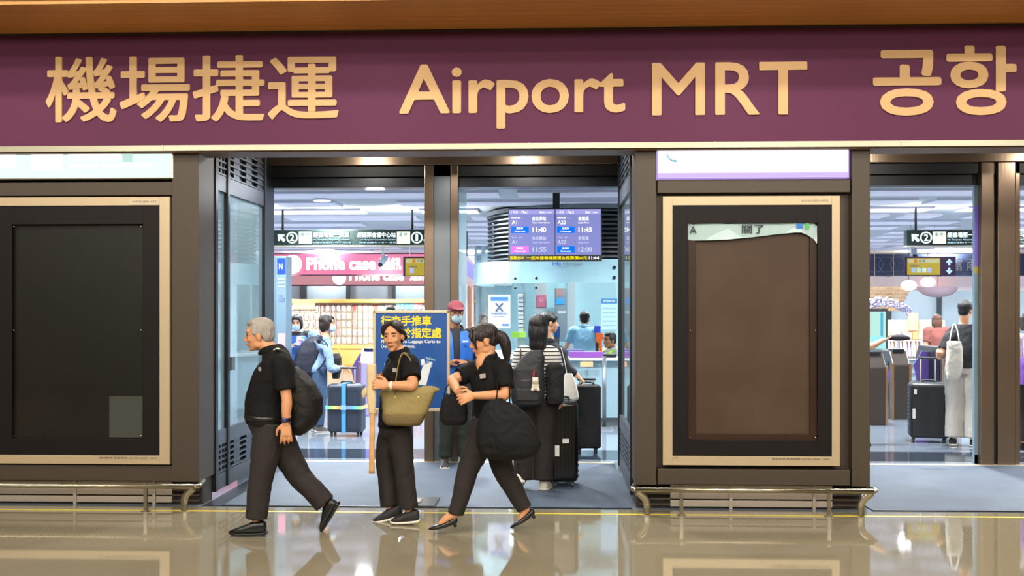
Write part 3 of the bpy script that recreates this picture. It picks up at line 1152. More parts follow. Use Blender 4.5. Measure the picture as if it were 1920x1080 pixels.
# the rack
a, b = P(530, 645, RY), P(800, 562, RY)
e = empty('display_rack', ((a.x + b.x) / 2, RY, 0), 'long lit shop rack with rows of hanging phone cases', 'rack')
box('back_board', (a.x, RY + .06, a.z), (b.x, RY + .12, b.z), mat('pale rack board', 'eec890', .5), e)
box('canopy', (a.x, RY - .25, H(568, RY)), (b.x, RY + .12, H(561, RY)), mat('honey wood', 'e0a048', .5, emit=.2), e, .01)  # wood given a slight glow that stands in for light on it
bm = bmesh.new()
for k in range(28):
    x = a.x + (b.x - a.x) * k / 27
    B(bm, (x - .010, RY + .0, a.z), (x + .010, RY + .05, H(569, RY)))
mk('upright', bm, mat('rack wire', 'a39d9a', .4, .4), e)
for k in range(6):
    z = a.z + (H(569, RY) - a.z) * k / 5
    box('cross_rail', (a.x, RY + .01, z - .008), (b.x, RY + .05, z + .008), MATS['rack wire'], e)
pbox('lit_panel', 548, 561, 590, 580, RY - .06, .05, glow('cream lit panel', 'fff4d2', 1.1), e, .01)
# base cabinets
xs = [530, 587, 636, 682, 740, 800]
for k, (p, q) in enumerate(zip(xs[:-1], xs[1:])):
    y = RY - .35
    a1, b1 = X(p, y), X(q, y)
    o = empty('base_cabinet', ((a1 + b1) / 2, y, 0), ('honey wood base cabinet under the %s of the phone case rack' % ('near end', 'second bay', 'third bay', 'fourth bay', 'far end')[k]), 'cabinet', 'shop base cabinets')
    box('body', (a1, y + .02, 0), (b1, y + .33, .665), M_ORANGEWOOD, o)
    box('door', (a1 + .02, y, .08), (b1 - .02, y + .02, .52), M_ORANGEWOOD, o, .004)
    box('shelf_gap', (a1 + .03, y + .005, .535), (b1 - .03, y + .025, .56), mat('cabinet shadow gap', '6b4a20', .6), o)  # solid dark strip; the shade of an open gap is its colour
cases = []
cols = ['f4f0ee', 'efdcd6', 'e9e2ea', 'd98f8c', '8d98b0', 'f2c9bf', 'cfd8e4', 'a9a39c', 'f6f3e6', 'c8574f', 'ecd2b0', '9fb2c6']
for k, cc in enumerate(cols):
    bm = B(bmesh.new(), (-.042, -.012, -.085), (.042, .0, .085))
    bmesh.ops.bevel(bm, geom=[ed for ed in bm.edges if abs(ed.verts[0].co.y - ed.verts[1].co.y) > .005], offset=.018, segments=3, affect='EDGES')
    B(bm, (-.03, -.016, .05), (-.005, -.008, .075))
    me = bpy.data.meshes.new('phone_case')
    bm.to_mesh(me)
    bm.free()
    me.materials.append(mat('phone case ' + cc, cc, .35))
    cases.append(me)
r = random.Random(11)
for row in range(5):
    for k in range(27):
        x = X(530, RY) + (X(800, RY) - X(530, RY)) * (k + .5) / 27
        z = H(645, RY) + (H(569, RY) - H(645, RY)) * (row + .46) / 5
        if row == 4 and X(546, RY) < x < X(592, RY):
            continue
        me = cases[9 if (row == 4 and k in (13, 17, 22)) else r.choice((0, 0, 0, 1, 1, 2, 5, 8, 8, 6, 3, 4, 7, 10, 11))]
        o = bpy.data.objects.new('phone_case', me)
        COL.objects.link(o)
        o.location = (x, RY, z)
        tag(o, 'small phone case hanging in the rows of the lit shop rack', 'phone case', 'phone cases on the shop rack')
# bright turquoise and pink packs at the end of the top row
for k in range(6):
    px = 742 + k * 8.4
    o = pbox('blister_pack', px, 568, px + 7.4, 580, RY - .1, .03, mat('pack %d' % (k > 3), ('5fd0ee', 'f08aa0')[k > 3], .4), None, .005)
    o.location = (0, 0, 0)
    tag(o, ('turquoise hanging pack at the end of the top row above the blue board', 'pink hanging pack at the end of the top row above the blue board')[k > 3], 'pack', ('turquoise packs', 'pink packs')[k > 3])

# ---------------- side shop front seen edge on, left of the booth
e = empty('blade_sign', (X(880, 12), 12, H(535, 12)), 'pale pink blade sign with lilac square jutting out near the steel post', 'sign')
a, b = P(864, 470, 10.0), P(896, 500, 13.6)
xa, xb = X(866, 10.0), X(896, 14.5)
bm = bmesh.new()
vv = []
for (px, pt, pb, yy) in ((866, 471, 522, 10.0), (897, 501, 540, 14.0)):
    for off in (0, -.12):
        t, bo = P(px, pt, yy), P(px, pb, yy)
        vv.append((bm.verts.new((t.x + off, yy, t.z)), bm.verts.new((t.x + off, yy, bo.z))))
(p0, p1), (p2, p3), (p4, p5), (p6, p7) = vv
for fc in ((p0, p1, p5, p4), (p2, p6, p7, p3), (p0, p4, p6, p2), (p1, p3, p7, p5), (p0, p2, p3, p1), (p4, p5, p7, p6)):
    bm.faces.new(fc)
mk('panel', bm, glow('pale pink glow', 'e6c6cc', .75), e)
bm = bmesh.new()
fc = [P(875, 487, 11.1), P(889, 500, 12.9), P(889, 526, 12.9), P(875, 517, 11.1)]
fv = [bm.verts.new(p + V((.01, -.01, 0))) for p in fc]
bv = [bm.verts.new(p + V((-.03, 0, 0))) for p in fc]
bm.faces.new(fv)
for k in range(4):
    bm.faces.new((fv[k], bv[k], bv[(k + 1) % 4], fv[(k + 1) % 4]))
q = P(880, 486, 11.9)
tube('hanger_rod', [q + V((-.05, 0, -.1)), (q.x - .05, q.y, HALL_Z)], .015, M_GREYP, e, 8)
mk('lilac_square', bm, glow('lilac square', '9a92f0', .9), e)
for k, (px, cx) in enumerate(((866, '8b6a55'), (876, '6e4b3a'), (882, 'a98c7a'))):
    yy = 13.5 + k * .7
    o = box('trim_7_shopfront', (X(px, yy), yy, 0), (X(px + 6, yy), yy + .3, H(530, yy)), mat('shopfront slat %d' % k, cx, .45))
    struct(o)
f = boxes('wall_back_frame', [((X(892, 17) - .03, 17, 0), (X(892, 17) + .03, 17.1, 3.2)), ((X(906, 17) - .05, 17, 0), (X(906, 17) + .05, 17.1, 3.2)),
                              ((X(892, 17), 17, H(536, 17)), (X(960, 17), 17.1, H(530, 17)))], mat('pale grey frame', 'b9c4c8', .4))
struct(f)
struct(box('window_4_glass', (X(892, 17), 17.04, 0), (X(980, 17), 17.06, 3.2), pane_mat('frosted back glass', 'cfe6ea', haze=.6, hazecol='b8d8de')))
bm = bmesh.new()
q = P(919, 504, 16.8)
ball(bm, q, (.16, .06, .19))
e = empty('wall_lamp', q, 'x', 'lamp')
mk('globe', bm, glow('lamp white', 'f4ffff', 2.2), e, True)
tube('bracket', [q + V((0, .03, 0)), q + V((0, .26, 0))], .03, M_RING, e, 8)
tag(e, 'glowing white wall lamp high on the frosted glass behind the blade sign', 'lamp')

# ---------------- service booth
BC = V((X(1112, 8.2), 8.2, 0))
BR = 1.9


def arc_band(bm, R, z0, z1, a0, a1, n=40, th=.03):
    secs = []
    for k in range(n + 1):
        t = radians(a0 + (a1 - a0) * k / n)
        d = V((cos(t), sin(t), 0))
        secs.append([bm.verts.new(BC + d * r + V((0, 0, z))) for r, z in ((R, z0), (R, z1), (R - th, z1), (R - th, z0))])
    for p, q in zip(secs, secs[1:]):
        for i in range(4):
            bm.faces.new((p[i], q[i], q[(i + 1) % 4], p[(i + 1) % 4]))
    bm.faces.new(secs[0])
    bm.faces.new(secs[-1][::-1])


e = empty('service_booth', BC, 'round glazed service counter with dark louvred top and frosted band', 'booth')
bm = bmesh.new()
arc_band(bm, BR, .12, .93, 150, 390, th=.04)
mk('counter_front', bm, mat('counter pale teal', '86a2ac', .35), e, False)
bm = bmesh.new()
arc_band(bm, BR - .05, 0, .12, 150, 390, th=.04)
mk('kick_plate', bm, mat('kick steel', '7d8588', .3, .8), e)
bm = bmesh.new()
arc_band(bm, BR + .1, .93, .965, 150, 390, th=.55)
mk('counter_top', bm, mat('counter top white', 'd6dcdf', .3), e)
bm = bmesh.new()
arc_band(bm, BR, 2.03, 2.36, 150, 390, th=.02)
mk('frosted_band', bm, mat('frosted band', 'a9d3dc', .3, emit=.18), e)  # faint glow stands in for light coming through the frosted glass
bm = bmesh.new()
arc_band(bm, BR - .005, .97, 2.03, 150, 278, th=.008)
mk('glass_screen', bm, M_GLASS, e)
bm = bmesh.new()
for k in range(11):
    z = 2.40 + k * .066
    arc_band(bm, BR - .22, z, z + .022, 150, 390, th=.06)
mk('louvre_ring', bm, mat('dark louvre', '4a5156', .4, .3), e)
bm = bmesh.new()
arc_band(bm, BR - .32, 2.36, 3.11, 150, 390, th=.03)
mk('louvre_backing', bm, mat('dark backing', '15171a', .6), e)
bm = bmesh.new()
arc_band(bm, BR - .2, 3.10, 3.16, 150, 390, th=.4)
mk('top_rim', bm, mat('top rim', '6c7276', .4), e)
bm = bmesh.new()
for az in (232, 243):
    t = radians(az)
    d = V((cos(t), sin(t), 0))
    for z in (1.96, 2.10):
        ball(bm, BC + d * (BR + .02) + V((0, 0, z)), .022, 8)
for z in (2.10, 2.24):
    t = radians(277)
    ball(bm, BC + V((cos(t), sin(t), 0)) * (BR + .02) + V((0, 0, z)), .026, 8)
mk('glass_fittings', bm, M_DARKF, e, True)
q = P(1020, 494, 6.3)
ptext('booth_lettering', 'Info', 1036, 491, 1052, 498, 6.28, mat('blue booth print', '5c7fe0', .5), e, .03, .003)
ptext('booth_lettering', 'Information', 1056, 491, 1092, 497, 6.28, mat('grey booth print', '8fa0a8', .5), e, .02, .003)

# inside the booth
f = box('wall_booth_back', (X(985, 10), 10.0, 0), (X(1200, 10), 10.1, 2.75), mat('booth back wall', 'a9cfd8', .4))
struct(f)
f = boxes('wall_booth_pillar', [((X(1064, 9.9), 9.85, 0), (X(1078, 9.9), 10, 3.2)), ((X(1002, 9.4), 9.4, 0), (X(1025, 9.4), 9.7, 3.2))], mat('booth pillar', 'bcc8cc', .4))
struct(f)


def panel_thing(name, label, cat, px0, py0, px1, py1, y, th, m, extra=(), floor=False):
    a, b = P(px0, py1, y), P(px1, py0, y)
    e = empty(name, ((a.x + b.x) / 2, y, a.z), label, cat)
    box('board', (a.x, y, a.z), (b.x, y + th, b.z), m, e, min(.01, th / 3))
    for nm, x0, y0, x1, y1, mm in extra:
        pbox(nm, x0, y0, x1, y1, y - .006, .006, mm, e)
    return e, y


e, y = panel_thing('notice_poster', 'white notice poster with blue header and cross mark on the booth glass', 'poster', 915, 553, 957, 616, 6.25, .02,
                   mat('poster white', 'c9d6ee', .4), (('header', 920, 557, 953, 564, mat('poster blue', '3f7fd0', .4)), ('footer', 941, 607, 954, 611, mat('poster blue2', '5c86c8', .4))))
bm = bmesh.new()
for s in (1, -1):
    limb(bm, [P(936 - 6 * s, 569, y - .01), P(936 + 6 * s, 583, y - .01)], [.012, .012], n=8, flat=.4)
mk('cross_mark', bm, mat('cross grey', '565f78', .5), e)
ptext('print_line', '今日售票服務已停止', 920, 586, 952, 590, y - .003, mat('poster ink', '7f8aa8', .5), e, .02, .002)
ptext('print_line', 'Service suspended', 926, 592, 946, 595, y - .003, MATS['poster ink'], e, .02, .002)
e, y = panel_thing('round_notice', 'pink round notice on the grey pillar inside the booth', 'notice', 1006, 553, 1024, 576, 9.38, .02, mat('pink notice', 'd0708c', .4))
bm = bmesh.new()
annulus(bm, P(1015, 562, y - .006), .02, .04)
mk('ring_mark', bm, mat('pink ring', 'eaa8b8', .4), e)
e, y = panel_thing('stacked_cabinet', 'tall grey machine with blue label and pale slot inside the booth', 'machine', 1040, 540, 1064, 640, 9.2, .4, mat('machine grey', '7c8a94', .4),
                   (('blue_label', 1042, 559, 1058, 571, mat('machine blue', '3a90e8', .4, emit=.3)), ('pale_slot', 1046, 583, 1061, 588, mat('machine slot', 'c3d0d6', .4)), ('brown_top', 1042, 542, 1057, 555, mat('machine brown', '9a7f7a', .5))))
e, y = panel_thing('notice_board', 'pale blue notice board with blue header beside the dark door frame', 'notice board', 1127, 560, 1157, 618, 6.2, .02, mat('board pale', 'a6c8e0', .4, emit=.1),
                   (('header', 1127, 560, 1157, 569, mat('board blue', '2f7cb8', .4)),))
ptext('print_line', 'INFORMATION', 1131, 562, 1153, 567, y - .008, M_LIT, e, .02, .002)
for k in range(5):
    pbox('printed_rows', 1130, 577 + k * 8, 1154, 579 + k * 8, y - .004, .004, mat('board print', '8ab2d0', .5), e)
e, y = panel_thing('monitor', 'small blue screen on the counter in front of the white post', 'monitor', 1039, 612, 1050, 632, 7.1, .03, glow('monitor blue', '2e5fb8', .6))
box('stand', (X(1044, y) - .03, y + .03, .97), (X(1045, y) + .03, y + .06, H(631, y)), M_GREYP, e)
e, y = panel_thing('counter_display', 'small lit screen beside the staff in the yellow striped vest', 'screen', 1114, 611, 1126, 624, 7.4, .03, glow('lit blue display', '3f5fe8', .9))
box('stand', (X(1119, y) - .02, y + .03, .97), (X(1120, y) + .02, y + .05, H(623, y)), M_GREYP, e)
bm = bmesh.new()
for k in range(7):
    q = P(1121 + (k * 7) % 14, 628 + (k * 5) % 12, 7.35)
    ball(bm, q + V((0, -.02 * (k % 3), 0)), (.03, .02, .04), 8)
limb(bm, [P(1126, 638, 7.35), V((X(1126, 7.35), 7.35, .97))], [.02, .025], n=8)
e = mk('flower_bunch', bm, glow('orange flowers', 'ff7a3c', .9), None, True)  # petals glow by themselves in place of light falling on them
tag(e, 'orange and red flower bunch below the small lit screen on the counter', 'flowers')
# brochure rack on the glass
y = 7.0
e = empty('brochure_rack', (X(977, y), y, .97), 'narrow white rack of stacked leaflets behind the booth glass', 'rack')
box('spine', (X(970, y), y + .05, .97), (X(985, y), y + .07, H(548, y)), mat('rack grey', '9fb0b8', .4), e)
for k in range(9):
    pbox('leaflet_pocket', 972, 552 + k * 8, 981, 558 + k * 8, y, .05, mat('leaflet white', 'dfe8ec', .5), e, .004)
e, y = panel_thing('green_label', 'bright green strip on the booth counter ledge', 'label', 958, 622, 986, 633, 6.9, .03, mat('green strip', '9fd84a', .4, emit=.25))
# things on the counter
def on_counter(name, label, cat, px0, px1, h, yb, m, dep=.12):
    a, b = X(px0, yb), X(px1, yb)
    o = box(name, (a, yb, .966), (b, yb + dep, .966 + h), m, None, .006)
    tag(o, label, cat)
    return o


on_counter('counter_sign', 'long purple desk sign along the counter edge', 'desk sign', 1068, 1131, .085, 6.27, mat('purple sign', '8a4fa8', .4))
o = on_counter('paper_tray', 'flat purple and white paper tray on the counter', 'tray', 1062, 1094, .10, 6.75, mat('tray lilac', '7d74b4', .4), .25)
o = on_counter('card_terminal', 'dark card terminal on the counter in front of the yellow striped vest', 'card terminal', 1129, 1156, .05, 6.33, M_GREYP)
e, y = panel_thing('orange_notice', 'pale orange card fixed under the counter edge', 'notice', 1088, 1113, 1, 1, 6.2, .02, M_WHITE) if False else (None, None)
o = pbox('edge_card', 1088, 678, 1112, 688, 6.18, .015, mat('orange card', 'e0a878', .5), None, .004)
tag(o, 'pale orange card fixed below the counter edge', 'card')
yb = 6.0
e = empty('barrier_post', (X(1133, yb), yb, 0), 'slim steel barrier post standing in front of the booth counter', 'post')
bm = bmesh.new()
limb(bm, [(X(1133, yb), yb, .02), (X(1133, yb), yb, 1.0)], [.028, .028], n=14, ends=False)
mk('pole', bm, M_STEEL, e, True)
bm = bmesh.new()
bmesh.ops.create_cone(bm, cap_ends=True, segments=28, radius1=.15, radius2=.12, depth=.03, matrix=Matrix.Translation((X(1133, yb), yb, .015)))
mk('base', bm, M_STEEL, e)

# ---------------- fare gates
M_GATE = mat('dark gate body', '4a423c', .3, .6)
M_GATEK = mat('gate black panel', '15171a', .2)


def fare_gate(x, y, L, label, flap=1, col='584486', lilac=False):
    e = empty('fare_gate', (x, y, 0), label, 'ticket gate', 'ticket gates')
    wd, h = .26, 1.02
    prof = [(0, 0), (0, .82), (.16, h), (L - .16, h), (L, .82), (L, 0)]
    bm = bmesh.new()
    a = [bm.verts.new((x - wd / 2, y + p, z)) for p, z in prof]
    b = [bm.verts.new((x + wd / 2, y + p, z)) for p, z in prof]
    n = len(prof)
    bm.faces.new(a)
    bm.faces.new(b[::-1])
    for k in range(n):
        bm.faces.new((a[k], b[k], b[(k + 1) % n], a[(k + 1) % n]))
    mk('body', bm, mat('lilac gate body', '8f86d8', .35) if lilac else M_GATE, e, bevel=.015)
    for s in (-1, 1):
        box('steel_edge', (x + s * wd / 2 - .02, y - .015, 0), (x + s * wd / 2 + .02, y + .03, .84), mat('copper steel', 'c39a78', .25, .9), e, .006)
        box('side_panel', (x + s * (wd / 2 + .004) - .004, y + .2, .2), (x + s * (wd / 2 + .004) + .004, y + L - .2, .86), M_GATEK, e)
    box('card_reader', (x - .09, y + .12, 1.0), (x + .09, y + .34, 1.05), M_GATEK, e, .01)
    bm = bmesh.new()
    y1 = y + L * .5
    pv = [(x + flap * wd / 2, .40), (x + flap * wd / 2, .92), (x + flap * (wd / 2 + .12), .94), (x + flap * (wd / 2 + .26), .70), (x + flap * (wd / 2 + .20), .42)]
    fa = [bm.verts.new((px, y1, z)) for px, z in pv]
    fb = [bm.verts.new((px, y1 + .03, z)) for px, z in pv]
    bm.faces.new(fa)
    bm.faces.new(fb[::-1])
    for k in range(5):
        bm.faces.new((fa[k], fb[k], fb[(k + 1) % 5], fa[(k + 1) % 5]))
    mk('flap', bm, mat('purple flap', col, .35), e, bevel=.006)


fare_gate(X(1645, 6.6), 6.6, 1.3, 'dark ticket gate next to the pier beside the big black suitcase', 1)
fare_gate(X(1690, 7.4), 7.4, 1.4, 'dark ticket gate with sloped end behind the big black suitcase', 1)
fare_gate(X(1785, 9.0), 9.0, 1.4, 'dark ticket gate with purple flap in line behind the young man in black', -1)
fare_gate(X(690, 7.6), 7.6, 1.3, 'lilac ticket gate with purple flap beside the blue strapped suitcase', -1, '5640a8', True)

# ---------------- umbrella shop in the second doorway
f = pbox('trim_8_bulkhead', 1500, 518, 2200, 545, 20.2, .4, mat('pink white bulkhead', 'e6d6d8', .5, emit=.25))  # faint glow stands in for light on the bulkhead
struct(f)
a, b = P(1500, 517, SY), P(2200, 475, SY)
e = empty('shop_sign', ((a.x + b.x) / 2, SY, a.z), 'dark navy shop sign with pale Chinese lettering and hexagon pattern', 'sign')
box('panel', (a.x, SY, a.z), (b.x, SY + .25, b.z), mat('navy sign', '262d42', .4, emit=.12), e)
ptext('chinese_lettering', '富', 1786, 485, 1804, 508, SY, glow('grey white letters', 'a9aab6', .7), e, weight=.0, depth=.02)
ptext('chinese_lettering', '雨', 1813, 485, 1831, 508, SY, glow('grey white letters', 'a9aab6', .7), e, weight=.0, depth=.02)
ptext('chinese_lettering', '洋傘', 1840, 485, 1885, 508, SY, glow('grey white letters', 'a9aab6', .7), e, weight=.0, depth=.02)
bm = bmesh.new()
for cx in (1640, 1662, 1684):
    for k in range(6):
        t0, t1 = radians(60 * k), radians(60 * k + 60)
        limb(bm, [P(cx + 16 * cos(t0), 496 + 16 * sin(t0), SY - .004), P(cx + 16 * cos(t1), 496 + 16 * sin(t1), SY - .004)], [.012, .012], n=6, flat=.4, ends=False)
mk('hexagon_pattern', bm, mat('navy line', '46506c', .5, emit=.1), e)
f = pbox('trim_9_bulkhead', 1500, 440, 2200, 474, SY + .05, .3, mat('warm bulkhead', 'ecdcc6', .5, emit=.2))  # given some glow of its own, as if lit from the shop
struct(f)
# woven straw canopy
bm = bmesh.new()
r = random.Random(5)
for i in range(26):
    for j in range(7):
        q = P(1600 + i * 4.2 - j * 3, 541 + j * 6.5, 19.0 + j * .05)
        limb(bm, [q + V((-.035, 0, -.03)), q + V((.035, 0, .03))], [.022, .022], n=6, flat=.5)
for px in (1640, 1675):
    q = P(px, 541, 19.0)
    limb(bm, [q, V((q.x, q.y, 3.2))], [.008, .008], n=6)
e = mk('straw_canopy', bm, mat('straw', 'd9b48a', .6), None, True)
tag(e, 'woven straw canopy hanging under the navy shop sign', 'canopy', kind='stuff')
bm = bmesh.new()
for k in range(260):
    t = r.random()
    q = P(1612 + t * 98, 583 - 19 * sin(t * pi * .95 + .25) + r.uniform(-6, 9), 17.5 + r.uniform(-.3, .3))
    ball(bm, q, r.uniform(.02, .045), 6)
limb(bm, [P(1640, 566, 17.5), P(1628, 575, 17.5), P(1618, 600, 17.5), V((X(1616, 17.5), 17.5, 0))], [.012] * 4, n=6)
e = mk('lavender_blossom', bm, mat('lavender', 'd6cde0', .6, hex2='8f88ac', nscale=4), None, True)
tag(e, 'arching spray of lavender blossom hanging over the lit cabinet', 'blossom', kind='stuff')
for px, py, rr, lb in ((1704, 535, .17, 'larger glowing round pendant lamp below the yellow and blue board'), (1740, 529, .16, 'glowing round pendant lamp below the arrow panel of the yellow board')):
    q = P(px, py, 18.6)
    e = empty('pendant_lamp', (q.x, q.y, q.z), lb, 'pendant lamp')
    bm = bmesh.new()
    ball(bm, q, (rr * 1.15, rr, rr * .8))
    mk('globe', bm, glow('globe light', 'fffaf0', 3), e, True)
    tube('cord', [q + V((0, 0, rr * .7)), (q.x, q.y, 3.2)], .008, M_GREYP, e, 6)
# hanging umbrella bowl
bm = bmesh.new()
q = P(1758, 538, 19.95)
n = 16
rings = []
for j in range(5):
    t = j / 4
    rings.append([bm.verts.new(q + V((cos(2 * pi * k / n) * .52 * sin(t * pi / 2 + .05), sin(2 * pi * k / n) * .4 * sin(t * pi / 2 + .05), -.28 * cos(t * pi / 2)))) for k in range(n)])
for p1, p2 in zip(rings, rings[1:]):
    for k in range(n):
        bm.faces.new((p1[k], p1[(k + 1) % n], p2[(k + 1) % n], p2[k]))
bm.faces.new(rings[0])
limb(bm, [q + V((0, 0, -.26)), V((q.x, q.y, 3.2))], [.012, .012], n=6)
e = mk('hanging_umbrella', bm, mat('pale pink umbrella', 'd3b4ba', .5), None, True)
tag(e, 'pale pink open umbrella hung upside down from the shop ceiling', 'umbrella')
# lit cabinet with black frame
y = 9.4
a, b = P(1600, 662, y), P(1665, 582, y)
e = empty('lit_cabinet', ((a.x + b.x) / 2, y, 0), 'bright turquoise lit display screen with black frame beside the bronze pier', 'display')
box('frame', (a.x, y + .01, a.z), (b.x, y + .12, b.z + .03), M_GREYP, e, .01)
pbox('screen', 1602, 584, 1661, 660, y, .01, glow('aqua screen', 'c2f2e6', .95), e)
pbox('blue_stripe', 1651, 586, 1656, 640, y - .004, .004, glow('aqua stripe', '58c0e0', .9), e)
pbox('lower_print', 1604, 630, 1661, 660, y - .004, .004, glow('aqua pale', 'a6f2f4', 1.0), e)
box('pedestal', (a.x, y + .02, 0), (b.x, y + .12, a.z), M_GATE, e)
# goods shelves
y = 14.5
a, b = P(1662, 670, y), P(1775, 606, y)
e = empty('goods_shelf', ((a.x + b.x) / 2, y, 0), 'pale shop shelf with rows of folded umbrellas', 'shelf')
box('carcass', (a.x, y + .1, 0), (b.x, y + .5, H(600, y)), mat('peach shelf', 'e6c29c', .5), e)
box('upper_board', (a.x, y - .02, H(637, y) - .02), (b.x, y + .45, H(637, y)), M_WHITE, e)
box('lower_board', (a.x, y - .12, H(671, y) - .02), (b.x, y + .45, H(671, y)), M_WHITE, e)
box('base', (a.x, y - .05, 0), (b.x, y + .45, H(673, y)), mat('shelf base grey', '8f9ea4', .4), e)
for k in range(4):
    box('drawer_rail', (a.x + .02, y - .07, .1 + k * .16), (b.x - .02, y - .04, .13 + k * .16), mat('rail grey', '5f6f76', .4), e)
uc = ['c9b4d6', 'f2e8e4', 'e2a39a', '8c8ab0', 'd8c7d0', 'f4d9c4', 'a8a0a8', 'e6e0f0']
for k in range(15):
    px = 1669 + k * 5.2
    c1, c2 = P(px, 668, y - .04), P(px - 2 + (k % 3), 642, y - .04)
    bm = bmesh.new()
    limb(bm, [c1, (c1 + c2) / 2, c2], [.026, .030, .018], n=10)
    limb(bm, [c2, c2 + V((0, 0, .06))], [.008, .008], n=6)
    o = mk('folded_umbrella', bm, mat('umbrella ' + uc[k % 8], uc[k % 8], .5), None, True)
    tag(o, 'folded umbrella standing in the row on the pale shop shelf', 'umbrella', 'folded umbrellas on the shelf')
for k in range(9):
    px = 1670 + k * 10.5
    o = pbox('gift_box', px, 622 + (k % 2) * 2, px + 8.5, 636, y + .03, .05, mat('gift ' + uc[(k * 3) % 8], ('f0d8a0', 'b8d8a0', 'a79bc0', 'f3e2c8', 'e8c06c')[k % 5], .5), None, .004)
    tag(o, 'small box standing in the upper row of the pale shop shelf', 'box', 'boxes on the upper shelf')
o = pbox('poster_card', 1703, 587, 1722, 620, y + .02, .02, mat('salmon card', 'f0a488', .5), None, .003)
tag(o, 'salmon pink card standing above the boxes on the shop shelf', 'card')

# ---------------- blue luggage cart board on its stand
M_BFRAME = mat('board frame champagne', 'cdbf9f', .35, .4)
y = .15
a, b = P(699, 771, y), P(843, 582, y)
e = empty('luggage_cart_sign', ((a.x + b.x) / 2, y, 0), 'blue standing signboard about luggage carts with yellow Chinese lettering', 'sign stand')
boxes('frame', [((a.x, y, a.z), (a.x + .024, y + .04, b.z)), ((b.x - .024, y, a.z), (b.x, y + .04, b.z)),
                ((a.x, y, b.z - .024), (b.x, y + .04, b.z)), ((a.x, y, a.z), (b.x, y + .04, a.z + .026))], M_BFRAME, e, .004)
bp = box('blue_panel', (a.x + .02, y + .008, a.z + .02), (b.x - .02, y + .03, b.z - .02), mat('royal blue panel', '1d4f96', .35), e)
M_Y = mat('yellow print', 'e6cd2c', .5)
yt = y + .007
ptext('chinese_line', '行李手推車', 714, 592, 809, 611, yt, M_Y, bp, .03, .002)
ptext('chinese_line', '請置於指定處', 714, 614, 828, 634, yt, M_Y, bp, .03, .002)
M_PW = mat('white print', 'd6dde2', .5)
ptext('latin_line', 'Please Return Luggage Carts to', 714.5, 637, 826, 645, yt, M_PW, bp, .02, .002)
ptext('latin_line', 'Designated Points.', 714.5, 646.5, 779, 654, yt, M_PW, bp, .02, .002)
# printed cart
bm = bmesh.new()
def flat_poly(bm, pts, yy, th=.002):
    fa = [bm.verts.new(P(p[0], p[1], yy)) for p in pts]
    fb = [bm.verts.new(v.co + V((0, th, 0))) for v in fa]
    bm.faces.new(fa)
    bm.faces.new(fb[::-1])
    for k in range(len(pts)):
        bm.faces.new((fa[k], fb[k], fb[(k + 1) % len(pts)], fa[(k + 1) % len(pts)]))
flat_poly(bm, [(793, 686), (810, 678), (799, 722), (782, 722)], yt - .001)
flat_poly(bm, [(789, 674), (796, 672), (798, 684), (790, 685)], yt - .001)
mk('printed_cart', bm, M_PW, bp)
bm = bmesh.new()
flat_poly(bm, [(720, 683), (728, 676), (727, 690)], yt - .001)
mk('printed_arrow', bm, M_PW, bp)
bm = bmesh.new()
flat_poly(bm, [(797, 669), (815, 673), (817, 677), (800, 674)], yt - .001)
flat_poly(bm, [(800, 676), (812, 679), (809, 690), (800, 686)], yt - .0006)
mk('printed_cart_handle', bm, mat('print steel blue', '7f9fbe', .5), bp)
xc = X(766, y)
for px in (770,):
    tube('post', [(X(px, y), y + .05, .02), (X(px, y), y + .05, b.z - .05)], .017, M_STEEL, e, 12)
bm = bmesh.new()
B(bm, (X(735, y), y - .12, .007), (X(818, y), y + .28, .02))
mk('base_plate', bm, M_STEEL, e, bevel=.004)
bm = bmesh.new()
B(bm, (X(755, y), y - .02, .012), (X(788, y), y + .14, .03))
mk('base_collar', bm, M_ALU, e, bevel=.004)

# ------------------------------------------------------------------ people
M_SKIN = mat('skin warm', 'c98f66', .5, spec=.35)
M_SKIN2 = mat('skin fair', 'dca988', .5, spec=.35)
M_SKIN3 = mat('skin tanned', '9a6a4e', .5, spec=.35)
M_HAIRK = mat('black hair', '0e0c0c', .38, bump=.6, bscale=30, stretch=(3, 3, .4))
M_HAIRB = mat('dark brown hair', '1d130f', .38, bump=.6, bscale=30, stretch=(3, 3, .4))
M_HAIRG = mat('silver hair', '9b958c', .5, bump=.8, bscale=30, stretch=(3, 3, .6))
M_HAIRR = mat('auburn hair', '5e3a28', .4, bump=.6, bscale=30, stretch=(3, 3, .4))
M_EYE = mat('dark eye', '15100e', .2)
M_BROW = mat('eyebrow', '2a1c16', .7)
M_LIP = mat('lips', 'a8604e', .5)
M_POLO = mat('black polo cloth', '0f0e0e', .8, spec=.2, bump=.15, bscale=220)
M_TROU = mat('charcoal trouser cloth', '2c2725', .8, spec=.25, bump=.12, bscale=200)
M_SHOEK = mat('black leather', '0f0d0c', .32)
M_SNEAK = mat('black sneaker', '1d1a19', .6)
M_SOLE = mat('white sole', 'd8d2c4', .5)
M_MASK = mat('pale blue mask', 'a9c9d8', .7)
M_BADGE = mat('name badge', 'a8a49c', .5)
M_JEANS = mat('blue jeans', '3a5474', .8, hex2='2f4662', nscale=9)
M_OLIVE = mat('dark olive trousers', '23271f', .8)


def axes(a):
    a = radians(a)
    return V((sin(a), -cos(a), 0)), V((cos(a), sin(a), 0))      # facing, towards the person's left


